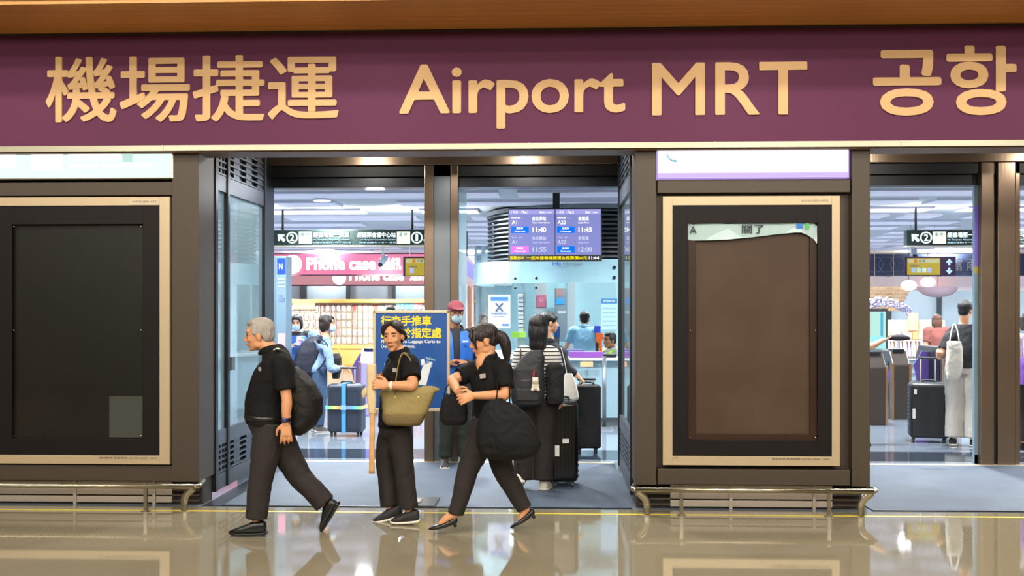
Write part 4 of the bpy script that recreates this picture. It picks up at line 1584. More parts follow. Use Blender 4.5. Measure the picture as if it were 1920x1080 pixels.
def stand(base, h, a):
    """neutral standing joints for a person of height h at base facing a (0 = towards the camera, -90 = towards -x)."""
    f, l = axes(a)
    J = {}

    def p(z, side=0.0, fw=0.0):
        return base + V((0, 0, z * h)) + l * (side * h) + f * (fw * h)
    J['pel'], J['waist'], J['chest'], J['shc'], J['neck'] = p(.525), p(.625, 0, .005), p(.73), p(.80, 0, -.01), p(.845, 0, -.01)
    J['head'] = p(.918, 0, .018)
    for s, k in ((1, 'L'), (-1, 'R')):
        J['hip' + k] = p(.505, .052 * s)
        J['knee' + k] = p(.275, .056 * s, .012)
        J['ank' + k] = p(.052, .058 * s, -.012)
        J['heel' + k] = p(.0, .06 * s, -.035)
        J['toe' + k] = p(.0, .075 * s, .125)
        J['sh' + k] = p(.805, .112 * s, -.01)
        J['el' + k] = p(.625, .135 * s, -.01)
        J['wr' + k] = p(.475, .14 * s, .03)
        J['fin' + k] = p(.375, .138 * s, .05)
    return J


def hand(bm, wr, tip, pn, thumb, L=.178, curl=.5, spread=1.0):
    """palm and five bent fingers; pn: where the palm faces, thumb: rough direction of the thumb side."""
    d = (tip - wr).normalized()
    s = V(thumb)
    s = (s - d * s.dot(d)).normalized()
    n = d.cross(s).normalized()
    if n.dot(V(pn)) < 0:
        n = -n
    k = L / .178
    secs = []
    for t, hw, ht in ((-.02, .024, .019), (.01, .027, .018), (.04, .037, .016), (.075, .040, .014), (.092, .038, .012)):
        secs.append((wr + d * t * k, s * hw * k, n * ht * k))
    loft(bm, secs, 14)
    for off, ln, sp in ((-.030, .058, -.16), (-.0105, .072, -.05), (.0105, .078, .05), (.0305, .070, .15)):
        p = wr + d * .084 * k + s * off * k
        dd = (d + s * sp * spread).normalized()
        pts = [p - dd * .012 * k, p]
        ang = 0
        for seg, c in ((.42, .45), (.32, .75), (.26, .6)):
            ang += curl * c
            pts.append(pts[-1] + (dd * cos(ang) + n * sin(ang)) * ln * seg * k)
        limb(bm, pts, [.0095 * k, .0095 * k, .0088 * k, .0082 * k, .007 * k], n=10, sub=2)
    p = wr + d * .022 * k + s * .026 * k
    t1 = p + (d * .55 + s * .75 + n * .25).normalized() * .034 * k
    t2 = t1 + (d * .85 + s * .35 + n * .35).normalized() * .03 * k
    t3 = t2 + (d * .95 + s * .05 + n * .4).normalized() * .024 * k
    limb(bm, [p - s * .012 * k, p, t1, t2, t3], [.012 * k, .0135 * k, .0115 * k, .0098 * k, .008 * k], n=10, sub=2)


def head_frame(c, yaw, pitch=0, roll=0):
    f, l = axes(yaw)
    up = V((0, 0, 1))
    f2 = f * cos(radians(pitch)) + up * sin(radians(pitch))
    u2 = up * cos(radians(pitch)) - f * sin(radians(pitch))
    if roll:
        u3 = u2 * cos(radians(roll)) + l * sin(radians(roll))
        l = l * cos(radians(roll)) - u2 * sin(radians(roll))
        u2 = u3
    return c, l, f2, u2


def hp(F, x, y, z):
    return F[0] + F[1] * x + F[2] * y + F[3] * z


def hblob(bm, F, c, r, seg=16, tilt=0):
    f, u = F[2], F[3]
    if tilt:
        t = radians(tilt)
        f, u = f * cos(t) + u * sin(t), u * cos(t) - f * sin(t)
    blob(bm, hp(F, *c), F[1] * r[0], f * r[1], u * r[2], seg)


def add_head(bm, F, k=1.0, male=False):
    K = lambda c, r, tilt=0, seg=16: hblob(bm, F, [q * k for q in c], [q * k for q in r], seg, tilt)
    K((0, -.012, .035), (.074, .094, .084), seg=20)              # skull
    K((0, .028, -.012), (.064, .066, .088))                      # face
    K((0, .034, -.062), (.050, .050, .052))                      # jaw
    K((0, .066, -.098), (.024, .020, .019))                      # chin
    K((0, .066, .034), (.050, .022, .026))                       # brow and forehead
    for s in (1, -1):
        K((.034 * s, .064, -.026), (.024, .022, .024))           # cheek bones
        K((.043 * s, .008, -.064), (.016 if male else .013, .038, .030 if male else .026), 20)       # jaw corner
        K((.074 * s, -.008, -.012), (.009, .020, .032), -12)     # ear
        K((.079 * s, -.012, -.002), (.006, .013, .018), -12)
        K((.012 * s, .096, -.040), (.0085, .010, .008), seg=10)  # nostril
    a = [hp(F, 0, .088 * k, .018 * k), hp(F, 0, .098 * k, -.006 * k), hp(F, 0, .110 * k, -.034 * k)]
    q = k if male else k * .84
    limb(bm, a, [.0085 * q, .0095 * q, .0125 * q], n=10)
    K((0, .086, -.062), (.022, .012, .0075), seg=12)             # lips
    K((0, .083, -.073), (.019, .012, .0075), seg=12)
    if not male:
        return
    K((0, .078, .034), (.050, .020, .016))
    if male:
        K((0, .050, -.09), (.036, .030, .022))


def face_parts(F, root, k=1.0, brow=M_BROW, lip=M_LIP, lips=True):
    for s in (1, -1):
        bm = bmesh.new()
        hblob(bm, F, (.030 * s * k, .0835 * k, .006 * k), (.0125 * k, .0075 * k, .0050 * k), 12)
        mk('eye', bm, M_EYE, root, True)
        bm = bmesh.new()
        limb(bm, [hp(F, .014 * s * k, .093 * k, .024 * k), hp(F, .030 * s * k, .091 * k, .029 * k), hp(F, .047 * s * k, .079 * k, .024 * k)],
             [.0036 * k, .0042 * k, .0025 * k], n=8)
        mk('eyebrow', bm, brow, root, True)
    if lips:
        bm = bmesh.new()
        limb(bm, [hp(F, -.020 * k, .088 * k, -.067 * k), hp(F, -.008 * k, .0975 * k, -.066 * k), hp(F, 0, .0985 * k, -.067 * k), hp(F, .008 * k, .0975 * k, -.066 * k), hp(F, .020 * k, .088 * k, -.067 * k)],
             [.003 * k, .0055 * k, .006 * k, .0055 * k, .003 * k], n=8)
        mk('lips', bm, lip, root, True)


def hair_mesh(F, root, style, m, voxel, k=1.0, extra=None):
    bm = bmesh.new()
    K = lambda c, r, tilt=0: hblob(bm, F, [q * k for q in c], [q * k for q in r], 18, tilt)
    if style == 'short':
        K((0, -.022, .048), (.080, .094, .082))
        K((0, -.055, .0), (.072, .055, .075))
        K((0, .030, .098), (.060, .062, .026), -16)
        for s in (1, -1):
            K((.064 * s, -.006, .034), (.018, .055, .045))
            K((.070 * s, .012, .012), (.008, .012, .03))
    elif style == 'crop':                                        # full on top, tapering at the nape
        K((0, -.020, .052), (.083, .098, .088))
        K((0, -.060, .0), (.066, .048, .070))
        K((0, .045, .090), (.066, .055, .034), -20)
        for s in (1, -1):
            K((.062 * s, -.004, .045), (.022, .060, .045))
    elif style == 'bob':
        K((0, -.022, .048), (.086, .098, .086))
        K((0, -.045, -.03), (.086, .070, .095))
        K((0, .035, .092), (.066, .058, .030), -20)
        for s in (1, -1):
            K((.072 * s, .004, -.01), (.020, .050, .085))
            K((.060 * s, .05, .045), (.022, .03, .04))
    elif style == 'tied':                                        # combed back to a low knot
        K((0, -.022, .046), (.079, .093, .083))
        K((0, -.055, .0), (.070, .052, .062))
        K((0, .018, .098), (.060, .070, .026), -12)
        K((0, -.112, -.01), (.032, .030, .034))
        for s in (1, -1):
            K((.064 * s, .004, .036), (.016, .058, .042), -10)
            K((.050 * s, .055, .058), (.022, .026, .034), 0)
    elif style == 'swept':                                       # parted, smoothed behind the ears
        K((0, -.026, .044), (.080, .092, .086))
        K((0, -.060, .0), (.073, .050, .072))
        for s in (1, -1):
            limb(bm, [hp(F, .012 * s * k, .062 * k, .108 * k), hp(F, .045 * s * k, .066 * k, .080 * k), hp(F, .068 * s * k, .040 * k, .044 * k), hp(F, .074 * s * k, -.005, .022 * k), hp(F, .068 * s * k, -.05 * k, -.02 * k)],
                 [.020, .022, .022, .024, .028], n=12, flat=.7)
    elif style == 'long':
        K((0, -.022, .048), (.085, .098, .086))
        K((0, -.060, -.04), (.086, .062, .13))
        K((0, -.066, -.13), (.080, .046, .12))
        K((0, -.07, -.21), (.060, .036, .10))
        K((0, .035, .092), (.062, .056, .028), -20)
        for s in (1, -1):
            K((.070 * s, -.005, -.02), (.020, .048, .10))
    if extra:
        extra(bm, F, k)
    return skinned('hair', bm, m, root, voxel, 3, wrinkle=.004, wscale=26, stretch=(1.6, 1.6, .5))


TORSO = {  # lateral and depth half widths at: crotch, hip, waist, chest, shoulder, base of the neck
    'man': ((.135, .105), (.168, .122), (.158, .122), (.172, .128), (.165, .085), (.062, .060)),
    'woman': ((.130, .100), (.166, .112), (.132, .098), (.150, .112), (.145, .075), (.052, .052)),
}


def torso_secs(J, ta, pa, dims, grow, lo=0.0, hi=1.0, belly=0.0):
    """ellipse sections up the trunk from crotch (0) to neck (1)."""
    crotch = J['pel'] + V((0, 0, -.075))
    ctr = [crotch, J['pel'], J['waist'], J['chest'], J['shc'], J['neck']]
    n = 26
    pp = catmull(ctr, 6)
    ws = catmull([V((a, b, 0)) for a, b in dims], 6)
    out = []
    N = len(pp) - 1
    for i, (p, w2) in enumerate(zip(pp, ws)):
        t = i / N
        if t < lo - 1e-6 or t > hi + 1e-6:
            continue
        a = pa + (ta - pa) * min(1, max(0, (t - .2) / .5))
        f, l = axes(a)
        ax = (pp[min(i + 1, N)] - pp[max(i - 1, 0)]).normalized()
        f = (f - ax * f.dot(ax)).normalized()
        b = belly * math.exp(-((t - .36) / .2) ** 2)
        out.append((p + f * b * .6, l * (w2.x + grow), f * (w2.y + grow + b * .6)))
    return out


def shoe(root, heel, toe, style, side, m, sole=M_SOLE, lift=.0):
    d = (toe - heel)
    L = d.length
    d = d / L
    u = V((0, 0, 1)) - d * d.z
    u.normalize()
    s = d.cross(u).normalized()
    bm = bmesh.new()
    if style == 'pump':
        prof = [(0, .027, .074, .022), (.10, .035, .072, .020), (.25, .036, .056, .010), (.5, .043, .042, .002), (.72, .043, .036, 0), (.88, .030, .026, .001), (1.0, .008, .014, .005)]
    elif style == 'sneaker':
        prof = [(0, .030, .088, .010), (.08, .040, .102, .004), (.28, .043, .106, .002), (.5, .046, .080, 0), (.75, .047, .052, 0), (.92, .036, .040, .003), (1.0, .012, .024, .008)]
    else:
        prof = [(0, .030, .086, .006), (.08, .040, .100, .002), (.28, .043, .102, .001), (.5, .046, .076, 0), (.75, .046, .048, 0), (.92, .034, .036, .002), (1.0, .010, .020, .006)]
    secs = []
    for t, w, h, b in prof:
        c = heel + d * (t * L) + u * ((h + b) / 2)
        secs.append((c, s * w, u * (h - b) / 2))
    loft(bm, secs, 18, pw=.75)
    if style == 'pump':
        limb(bm, [heel + d * .028 + u * .03, heel + d * .024 + V((0, 0, -.0)) + u * -.012], [.018, .013], n=12, ends=False)
    for v in bm.verts:                                          # soft wobble so the upper is not a perfect tube
        v.co += u * .002 * sin(v.co.x * 90 + v.co.y * 70)
    o = mk('shoe', bm, m, root, True)
    sub = o.modifiers.new('s', 'SUBSURF')
    sub.levels = sub.render_levels = 1
    if style in ('sneaker', 'leather'):
        bm = bmesh.new()
        secs = []
        for t, w, h, b in prof:
            w2 = w + .003
            secs.append((heel + d * ((t * 1.02 - .01) * L) + u * (b + .004 - lift), s * w2, u * .011))
        loft(bm, secs, 18, pw=.6)
        mk('sole', bm, sole if style == 'sneaker' else M_SHOEK, o, True)
    return o


def person(label, J, ta, pa, hd, kind='man', skin=M_SKIN, top=M_POLO, sleeve=.72, trouser=M_TROU, leg=(.100, .080, .076), vox=.0075,
           hair=('short', M_HAIRK), face=True, shoes=('leather', M_SHOEK), belly=0, hem=.97, hands=None, hk=1.0, hx=None, collar=True,
           mask=False, hem_top=.17, arm=1.0, skirt=None, name='person', tw=.010, legs=True, vneck=False, group=None):
    base = V((J['pel'].x, J['pel'].y, 0))
    root = empty(name, base, label, 'person', group)
    dims = TORSO[kind]
    yaw, pitch, roll = hd
    F = head_frame(J['head'], yaw, pitch, roll)
    # body: one continuous surface
    bm = bmesh.new()
    loft(bm, torso_secs(J, ta, pa, dims, -.006, belly=belly), 22)
    nb = hp(F, 0, -.028 * hk, -.06 * hk)
    limb(bm, [J['shc'], J['neck'], nb, hp(F, 0, -.02, .0)], [.075, .060 if kind == 'man' else .050, .056 if kind == 'man' else .046, .05], n=16)
    add_head(bm, F, hk, kind == 'man')
    for k in 'LR':
        sh, el, wr, fin = (J[q + k] for q in ('sh', 'el', 'wr', 'fin'))
        limb(bm, [sh, (sh + el) / 2, el, el + (wr - el) * .3, wr + (fin - wr) * .08],
             [.050 * arm, .045 * arm, .038 * arm, .039 * arm, .025 * arm], n=14, sub=4)
        hs = (hands or {}).get(k, {})
        sg = 1 if k == 'L' else -1
        f0, l0 = axes(ta)
        hand(bm, wr, fin, hs.get('palm', -l0 * sg), hs.get('thumb', f0), L=(.185 if kind == 'man' else .168), curl=hs.get('curl', .5))
        hip, kn, an, he, to = (J[q + k] for q in ('hip', 'knee', 'ank', 'heel', 'toe'))
        limb(bm, [hip, kn, kn + (an - kn) * .3, an], [.088, .056, .055, .034], n=14, sub=5)
        ball_pt = he + (to - he) * .68
        up = V((0, 0, .024))
        d0 = (to - he).normalized()
        un = (V((0, 0, 1)) - d0 * d0.z).normalized()
        tall = .030 if shoes and shoes[0] == 'pump' else .0
        limb(bm, [an, he + (to - he) * .30 + un * (.045 + tall), he + (to - he) * .5 + un * (.024 + tall * .7), he + (to - he) * .72 + un * .014], [.033, .030, .022 + tall * .15, .010], n=12, sub=3)
        ball(bm, he + (to - he) * .13 + un * .04, .022, 10)
    f0, l0 = axes(ta)
    if vneck:                                                     # skin of the open neckline
        q = J['neck'] * .45 + J['shc'] * .55
        dd = TORSO[kind][4][1] + .020
        limb(bm, [J['neck'] + f0 * (TORSO[kind][5][1] + .008), q + f0 * (dd * .80 + .012), J['shc'] * .80 + J['chest'] * .20 + f0 * (dd + .004)], [.046, .038, .012], n=12, flat=.55, side=l0)
    skinned('body', bm, skin, root, vox * .72, 3)
    if face:
        face_parts(F, root, hk, lips=not mask, brow=mat('grey brow', '6d665e', .7) if hair and hair[1] is M_HAIRG else M_BROW)
    if mask:
        bm = bmesh.new()
        hblob(bm, F, (0, .060 * hk, -.058 * hk), (.060 * hk, .056 * hk, .056 * hk), 18)
        hblob(bm, F, (0, .085 * hk, -.045 * hk), (.034 * hk, .034 * hk, .040 * hk), 14)
        skinned('face_mask', bm, M_MASK, root, .007, 2)
        for s in (1, -1):
            tube('mask_loop', [hp(F, .058 * s * hk, .05 * hk, -.04 * hk), hp(F, .078 * s * hk, .01, -.02), hp(F, .078 * s * hk, -.018, .005)], .002, M_SOLE, root, 6)
    if hair:
        hair_mesh(F, root, hair[0], hair[1], max(.006, vox * .9), hk, hx)
    # trousers
    if legs:
        bm = bmesh.new()
        loft(bm, torso_secs(J, ta, pa, dims, .010, 0, .34, belly * .8), 22)
        for k in 'LR':
            hip, kn, an = (J[q + k] for q in ('hip', 'knee', 'ank'))
            e2 = kn + (an - kn) * hem
            limb(bm, [hip + V((0, 0, .05)), (hip + kn) / 2, kn, kn + (e2 - kn) * .5, e2], [leg[0], (leg[0] + leg[1]) / 2 + .004, leg[1], (leg[1] + leg[2]) / 2, leg[2]], n=18, sub=5, ends=False)
        skinned('trousers', bm, trouser, root, vox, 4, wrinkle=tw, wscale=7, stretch=(1, 1, .75))
    # top
    bm = bmesh.new()
    loft(bm, torso_secs(J, ta, pa, dims, .020, hem_top, .985, belly), 22)
    for k in 'LR':
        sh, el, wr = (J[q + k] for q in ('sh', 'el', 'wr'))
        if sleeve <= 1:
            e2 = sh + (el - sh) * sleeve
            limb(bm, [sh + (J['shc'] - sh) * .35, sh, (sh + e2) / 2, e2], [.072, .074, .072, .072 * (arm * .5 + .5)], n=16, ends=False)
        else:
            e2 = el + (wr - el) * (sleeve - 1)
            limb(bm, [sh + (J['shc'] - sh) * .35, sh, (sh + el) / 2, el, e2], [.064, .064, .058, .054, .046], n=16, ends=False)
    skinned('shirt', bm, top, root, vox, 4, wrinkle=tw * .8, wscale=8)
    if collar:
        f0, l0 = axes(ta)
        n0 = J['neck']
        w0 = TORSO[kind][5][0] + .020
        d0 = TORSO[kind][5][1] + .016
        v = (J['shc'] * .72 + J['chest'] * .28 + f0 * (TORSO[kind][4][1] + .040)) if vneck else (n0 * .55 + J['shc'] * .45 + f0 * (d0 + .022))
        bm = bmesh.new()
        limb(bm, [v + l0 * .012, n0 + l0 * (w0 * .72) + f0 * (d0 * .55) - UP * .012, n0 + l0 * w0 - f0 * .015 + UP * .006, n0 - f0 * d0 + UP * .020,
                  n0 - l0 * w0 - f0 * .015 + UP * .006, n0 - l0 * (w0 * .72) + f0 * (d0 * .55) - UP * .012, v - l0 * .012],
             [.016, .026, .027, .026, .027, .026, .016], n=12, flat=.38, side=(0, 0, 1), sub=5)
        skinned('collar', bm, top, root, .006, 2)
    if shoes:
        for k in 'LR':
            shoe(root, J['heel' + k], J['toe' + k], shoes[0], k, shoes[1])
    return root, F


def JP(J, y0, **kw):
    for k, v in kw.items():
        J[k] = P(v[0], v[1], y0 + (v[2] if len(v) > 2 else 0))
    return J


def plate(name, c, ux, up, w2, h2, m, root, th=.004):
    n = ux.cross(up).normalized()
    bm = bmesh.new()
    M = Matrix(((ux.x * w2, n.x * th, up.x * h2, c.x), (ux.y * w2, n.y * th, up.y * h2, c.y), (ux.z * w2, n.z * th, up.z * h2, c.z), (0, 0, 0, 1)))
    bmesh.ops.create_cube(bm, size=2, matrix=M)
    return mk(name, bm, m, root, bevel=.0015)


UP = V((0, 0, 1))
# ---- the man walking to the left
y0 = G(490, 1000).y
J = stand(G(505, 1000), 1.66, -90)
JP(J, y0, pel=(505, 795), waist=(508, 748), chest=(517, 702), shc=(517, 672), neck=(506, 655), head=(487, 628),
   shL=(528, 684, -.165), elL=(538, 750, -.20), wrL=(536, 792, -.20), finL=(537, 836, -.21),
   shR=(514, 684, .165), elR=(522, 742, .19), wrR=(508, 785, .16), finR=(497, 815, .14),
   hipL=(506, 806, -.075), kneeL=(489, 896, -.085), ankL=(481, 974, -.085), heelL=(500, 1001, -.085), toeL=(430, 1001, -.10),
   hipR=(514, 806, .075), kneeR=(562, 893, .08), ankR=(611, 946, .08), heelR=(637, 943, .08), toeR=(604, 997, .08))
root, F = person('elderly man with silver hair in a black polo shirt walking with a black backpack', J, -88, -90, (-88, -4, 0), 'man', M_SKIN,
                 leg=(.112, .088, .080), hair=('short', M_HAIRG), belly=.035, vox=.0075, hem_top=.20, hands={'L': dict(curl=.45, thumb=(-1, -.2, 0), palm=(0.2, 1, 0))})
# belt, badge, watch, glasses
f0, l0 = axes(-90)
bm = bmesh.new()
sec = torso_secs(J, -88, -90, TORSO['man'], .0, .2, .36, .035)
c = sec[len(sec) // 2]
loft(bm, [(c[0] + UP * z, c[1] + c[1].normalized() * .024, c[2] + c[2].normalized() * .024) for z in (-.016, .016)], 26)
mk('belt', bm, M_SHOEK, root, True)
plate('name_badge', P(487, 692, y0 - .165), V((.6, -.8, 0)).normalized(), UP, .020, .014, M_BADGE, root)
bm = bmesh.new()
w0 = J['wrL'] + (J['elL'] - J['wrL']) * .12
dv = (J['elL'] - J['wrL']).normalized()
loft(bm, [(w0 + dv * t, V((1, 0, 0)) * .035, V((0, 1, 0)) * .034) for t in (-.014, -.012, .012, .014)], 18)
wt = mk('watch', bm, mat('watch strap', '15131c', .4), root, True)
bm = bmesh.new()
ball(bm, w0 + V((-.004, -.036, 0)), (.019, .008, .019), 12)
mk('watch_face', bm, mat('watch dial', '3a3560', .2), wt, True)
for s in (1, -1):
    tube('glasses_arm', [hp(F, .072 * s, .095, .012), hp(F, .078 * s, .03, .012), hp(F, .078 * s, -.01, .006)], .0022, M_BADGE, root, 6)
    pts = [hp(F, (.032 + .022 * cos(t)) * s, .102 - .008 * abs(cos(t)), .006 + .016 * sin(t)) for t in [2 * pi * k / 10 for k in range(11)]]
    tube('glasses_rim', pts, .0018, M_BADGE, root, 6)

# ---- woman with the olive tote bag, looking towards us
y0 = G(745, 980).y
J = stand(G(745, 980), 1.58, -78)
JP(J, y0, pel=(741, 800), waist=(741, 752), chest=(748, 708), shc=(753, 678), neck=(749, 660), head=(738, 631),
   shL=(768, 682, -.14), elL=(774, 723, -.29), wrL=(729, 723, -.36), finL=(697, 719, -.41),
   shR=(740, 684, .13), elR=(731, 722, .10), wrR=(716, 718, -.16), finR=(697, 708, -.30),
   hipR=(735, 803, .065), kneeR=(723, 862, .065), ankR=(732, 951, .06), heelR=(757, 968, .06), toeR=(699, 981, .05),
   hipL=(748, 803, -.065), kneeL=(757, 872, -.065), ankL=(767, 956, -.06), heelL=(787, 979, -.06), toeL=(732, 981, -.06))
def low_tail(bm, F, k):
    limb(bm, [hp(F, 0, -.085, -.03), hp(F, .0, -.105, -.06), hp(F, .0, -.10, -.12), hp(F, 0, -.09, -.17)], [.030, .034, .026, .010], n=12)


root, F = person('woman in a black polo shirt with an olive tote bag glancing at the camera', J, -70, -80, (-10, -1, -4), 'woman', M_SKIN,
                 leg=(.100, .078, .072), hair=('swept', M_HAIRB), hx=low_tail, shoes=('sneaker', M_SNEAK), vox=.0075, hem=.96,
                 hands={'L': dict(curl=.9, thumb=(0, .2, 1), palm=(0, 1, .1)), 'R': dict(curl=.9, thumb=(0, 0, 1), palm=(0, -1, 0))})
plate('name_badge', P(740, 694, y0 - .155), V((.9, -.4, 0)).normalized(), UP, .018, .015, M_BADGE, root)
bm = bmesh.new()
w0 = J['wrL'] + (J['elL'] - J['wrL']) * .10
loft(bm, [(w0 + V((t, 0, 0)), V((0, 1, 0)) * .032, UP * .032) for t in (-.008, -.006, .006, .008)], 16)
mk('bracelet', bm, mat('pale watch', 'e6dccb', .3), root, True)
XW = P(700, 723, y0 - .27)

# ---- woman with the ponytail and the big black bag
y0 = G(850, 997).y
J = stand(G(915, 997), 1.6, -60)
JP(J, y0, pel=(917, 798), waist=(917, 758), chest=(918, 718), shc=(919, 690), neck=(915, 670), head=(908, 638),
   shL=(943, 694, -.12), elL=(948, 741, -.19), wrL=(890, 741, -.30), finL=(855, 752, -.33),
   shR=(894, 693, .10), elR=(848, 712, .0), wrR=(856, 733, -.20), finR=(880, 752, -.30),
   hipL=(912, 802, -.07), kneeL=(880, 876, -.08), ankL=(853, 966, -.09), heelL=(860, 986, -.09), toeL=(803, 995, -.12),
   hipR=(924, 802, .07), kneeR=(945, 886, .08), ankR=(985, 956, .08), heelR=(1007, 968, .08), toeR=(957, 992, .07))


def pony(bm, F, k):
    limb(bm, [hp(F, 0, -.09, .03), hp(F, .0, -.135, .0), hp(F, .0, -.15, -.08), hp(F, 0, -.14, -.20)], [.034, .042, .040, .016], n=14)
    for s in (1, -1):
        limb(bm, [hp(F, .045 * s, .06, .085), hp(F, .066 * s, .078, .02), hp(F, .062 * s, .070, -.06)], [.016, .014, .006], n=10)
    limb(bm, [hp(F, .0, .07, .10), hp(F, .03, .098, .05), hp(F, .045, .09, .0)], [.02, .016, .006], n=10)


root, F = person('woman with a dark ponytail striding in a black polo with a big black bag', J, -52, -75, (-82, -10, 0), 'woman', M_SKIN,
                 leg=(.108, .080, .058), hair=('tied', M_HAIRB), shoes=('pump', M_SHOEK), vox=.0075, hem=.97, hx=pony, vneck=True,
                 hands={'L': dict(curl=.8, thumb=(0, .2, 1), palm=(0, 1, .2)), 'R': dict(curl=.8, thumb=(-.3, 0, 1), palm=(0, 1, -.2))})
plate('name_badge', P(905, 705, y0 - .155), V((.8, -.6, .15)).normalized(), V((-.1, 0, 1)).normalized(), .026, .017, M_BADGE, root)
YW2 = y0

# ---- the person in cap, mask and blue vest by the post
g = G(853, 874)
J = stand(g, 1.72, 12)
JP(J, g.y, head=(855, 586))
J['elL'] += V((.02, -.03, 0))
J['wrL'], J['finL'] = P(872, 682, g.y - .2), P(858, 676, g.y - .24)
J['elR'] += V((0, -.05, 0))
J['wrR'], J['finR'] = P(846, 682, g.y - .2), P(862, 676, g.y - .24)
M_VEST = mat('blue vest', '1d63c4', .6)
root, F = person('person in a dusty red cap, face mask and blue vest standing by the steel post', J, 12, 5, (18, -4, 0), 'man', M_SKIN3,
                 top=mat('dark inner shirt', '1b1d24', .8), sleeve=1.9, trouser=M_OLIVE, hair=None, mask=True, vox=.010, shoes=('sneaker', M_SNEAK))
bm = bmesh.new()
loft(bm, torso_secs(J, 12, 5, TORSO['man'], .034, .24, .93), 22)
skinned('vest', bm, M_VEST, root, .010, 3, wrinkle=.006)
f0, l0 = axes(12)
bm = bmesh.new()
limb(bm, [J['neck'] + f0 * .10 - UP * .02, J['chest'] + f0 * .168, J['waist'] + f0 * .158], [.045, .034, .028], n=10, flat=.4, side=l0)
mk('shirt_front', bm, MATS['dark inner shirt'], root, True)
plate('vest_print', J['chest'] + f0 * .166 + l0 * .09 + UP * .06, l0, UP, .03, .01, mat('vest print', 'a9bfe6', .5), root)
bm = bmesh.new()
hblob(bm, F, (0, -.008, .052), (.090, .108, .078), 20)
hblob(bm, F, (0, .105, .052), (.072, .075, .010), 18, tilt=-10)
skinned('cap', bm, mat('dusty red cap', '8a3f4c', .75), root, .007, 2)

# ---- woman in the striped top with her back to us
M_STRIPE = mat('striped knit', 'd9d6d2', .8)
nt = M_STRIPE.node_tree
tc = nt.nodes.new('ShaderNodeTexCoord')
sp = nt.nodes.new('ShaderNodeSeparateXYZ')
nt.links.new(tc.outputs['Object'], sp.inputs[0])
mm = nt.nodes.new('ShaderNodeMath')
mm.operation = 'MULTIPLY'
mm.inputs[1].default_value = 2 * pi / .034
nt.links.new(sp.outputs['Z'], mm.inputs[0])
sn = nt.nodes.new('ShaderNodeMath')
sn.operation = 'SINE'
nt.links.new(mm.outputs[0], sn.inputs[0])
cr = nt.nodes.new('ShaderNodeValToRGB')
cr.color_ramp.interpolation = 'CONSTANT'
cr.color_ramp.elements[0].color = lin('d9d6d2')
cr.color_ramp.elements[1].color = lin('15161c')
cr.color_ramp.elements[1].position = .45
nt.links.new(sn.outputs[0], cr.inputs[0])
nt.links.new(cr.outputs[0], nt.nodes['Principled BSDF'].inputs['Base Color'])
g = G(1000, 918)
J = stand(g, 1.58, 174)
JP(J, g.y, head=(1009, 616), neck=(1007, 648), shc=(1007, 660), chest=(1006, 690))
J['shR'], J['elR'], J['wrR'], J['finR'] = P(1034, 664, g.y), P(1046, 702, g.y), P(1052, 738, g.y - .04), P(1054, 762, g.y - .06)
J['shL'], J['elL'], J['wrL'] = P(978, 664, g.y), P(970, 704, g.y + .02), P(976, 742, g.y + .06)
J['finL'] = P(980, 765, g.y + .08)
J['heelL'], J['toeL'] = P(978, 905, g.y - .12), P(966, 918, g.y + .06)
root, F = person('woman in a black and white striped top seen from behind at the doorway', J, 174, 174, (176, 0, 0), 'woman', M_SKIN, top=M_STRIPE,
                 hair=('long', M_HAIRK), face=False, vox=.009, shoes=('sneaker', M_SOLE), collar=False, leg=(.115, .095, .095))
YS = g.y

# ---- woman in the dark jacket holding the soft black suitcase
g = G(1040, 855)
J = stand(g, 1.6, 132)
JP(J, g.y, head=(1030, 605), neck=(1031, 640), shc=(1032, 652))
J['shR'], J['elR'] = P(1050, 660, g.y - .05), P(1065, 690, g.y - .12)
J['wrR'], J['finR'] = P(1084, 706, g.y - .12), P(1100, 720, g.y - .10)
root, F = person('woman in a dark jacket holding the handle of the soft black suitcase', J, 132, 140, (112, 0, 0), 'woman', M_SKIN2, top=mat('dark navy jacket', '14171f', .8),
                 sleeve=1.75, hair=('tied', M_HAIRK), vox=.010, hands={'R': dict(curl=1.2, thumb=(0, 1, 0), palm=(0, 0, -1))})
YD = g.y

# ---- woman with the navy backpack and blue strapped suitcase
g = G(595, 809)
J = stand(g, 1.62, 118)
JP(J, g.y, head=(614, 607), neck=(611, 636), shc=(609, 648))
J['shR'], J['elR'] = P(614, 655, g.y - .16), P(622, 692, g.y - .20)
J['wrR'], J['finR'] = P(643, 688, g.y - .16), P(658, 694, g.y - .12)
root, F = person('woman in a pale blue shirt and jeans with a navy backpack beside the strapped suitcase', J, 105, 100, (88, 0, 0), 'woman', M_SKIN2,
                 top=mat('pale blue shirt', '7690b0', .7), sleeve=1.55, trouser=M_JEANS, hair=('bob', M_HAIRB), mask=True, vox=.010,
                 shoes=('sneaker', mat('grey sneaker', '6a6864', .6)), leg=(.108, .086, .078), hem_top=.08,
                 hands={'R': dict(curl=1.0, thumb=(0, 1, 0), palm=(0, 0, -1))})
YB = g.y

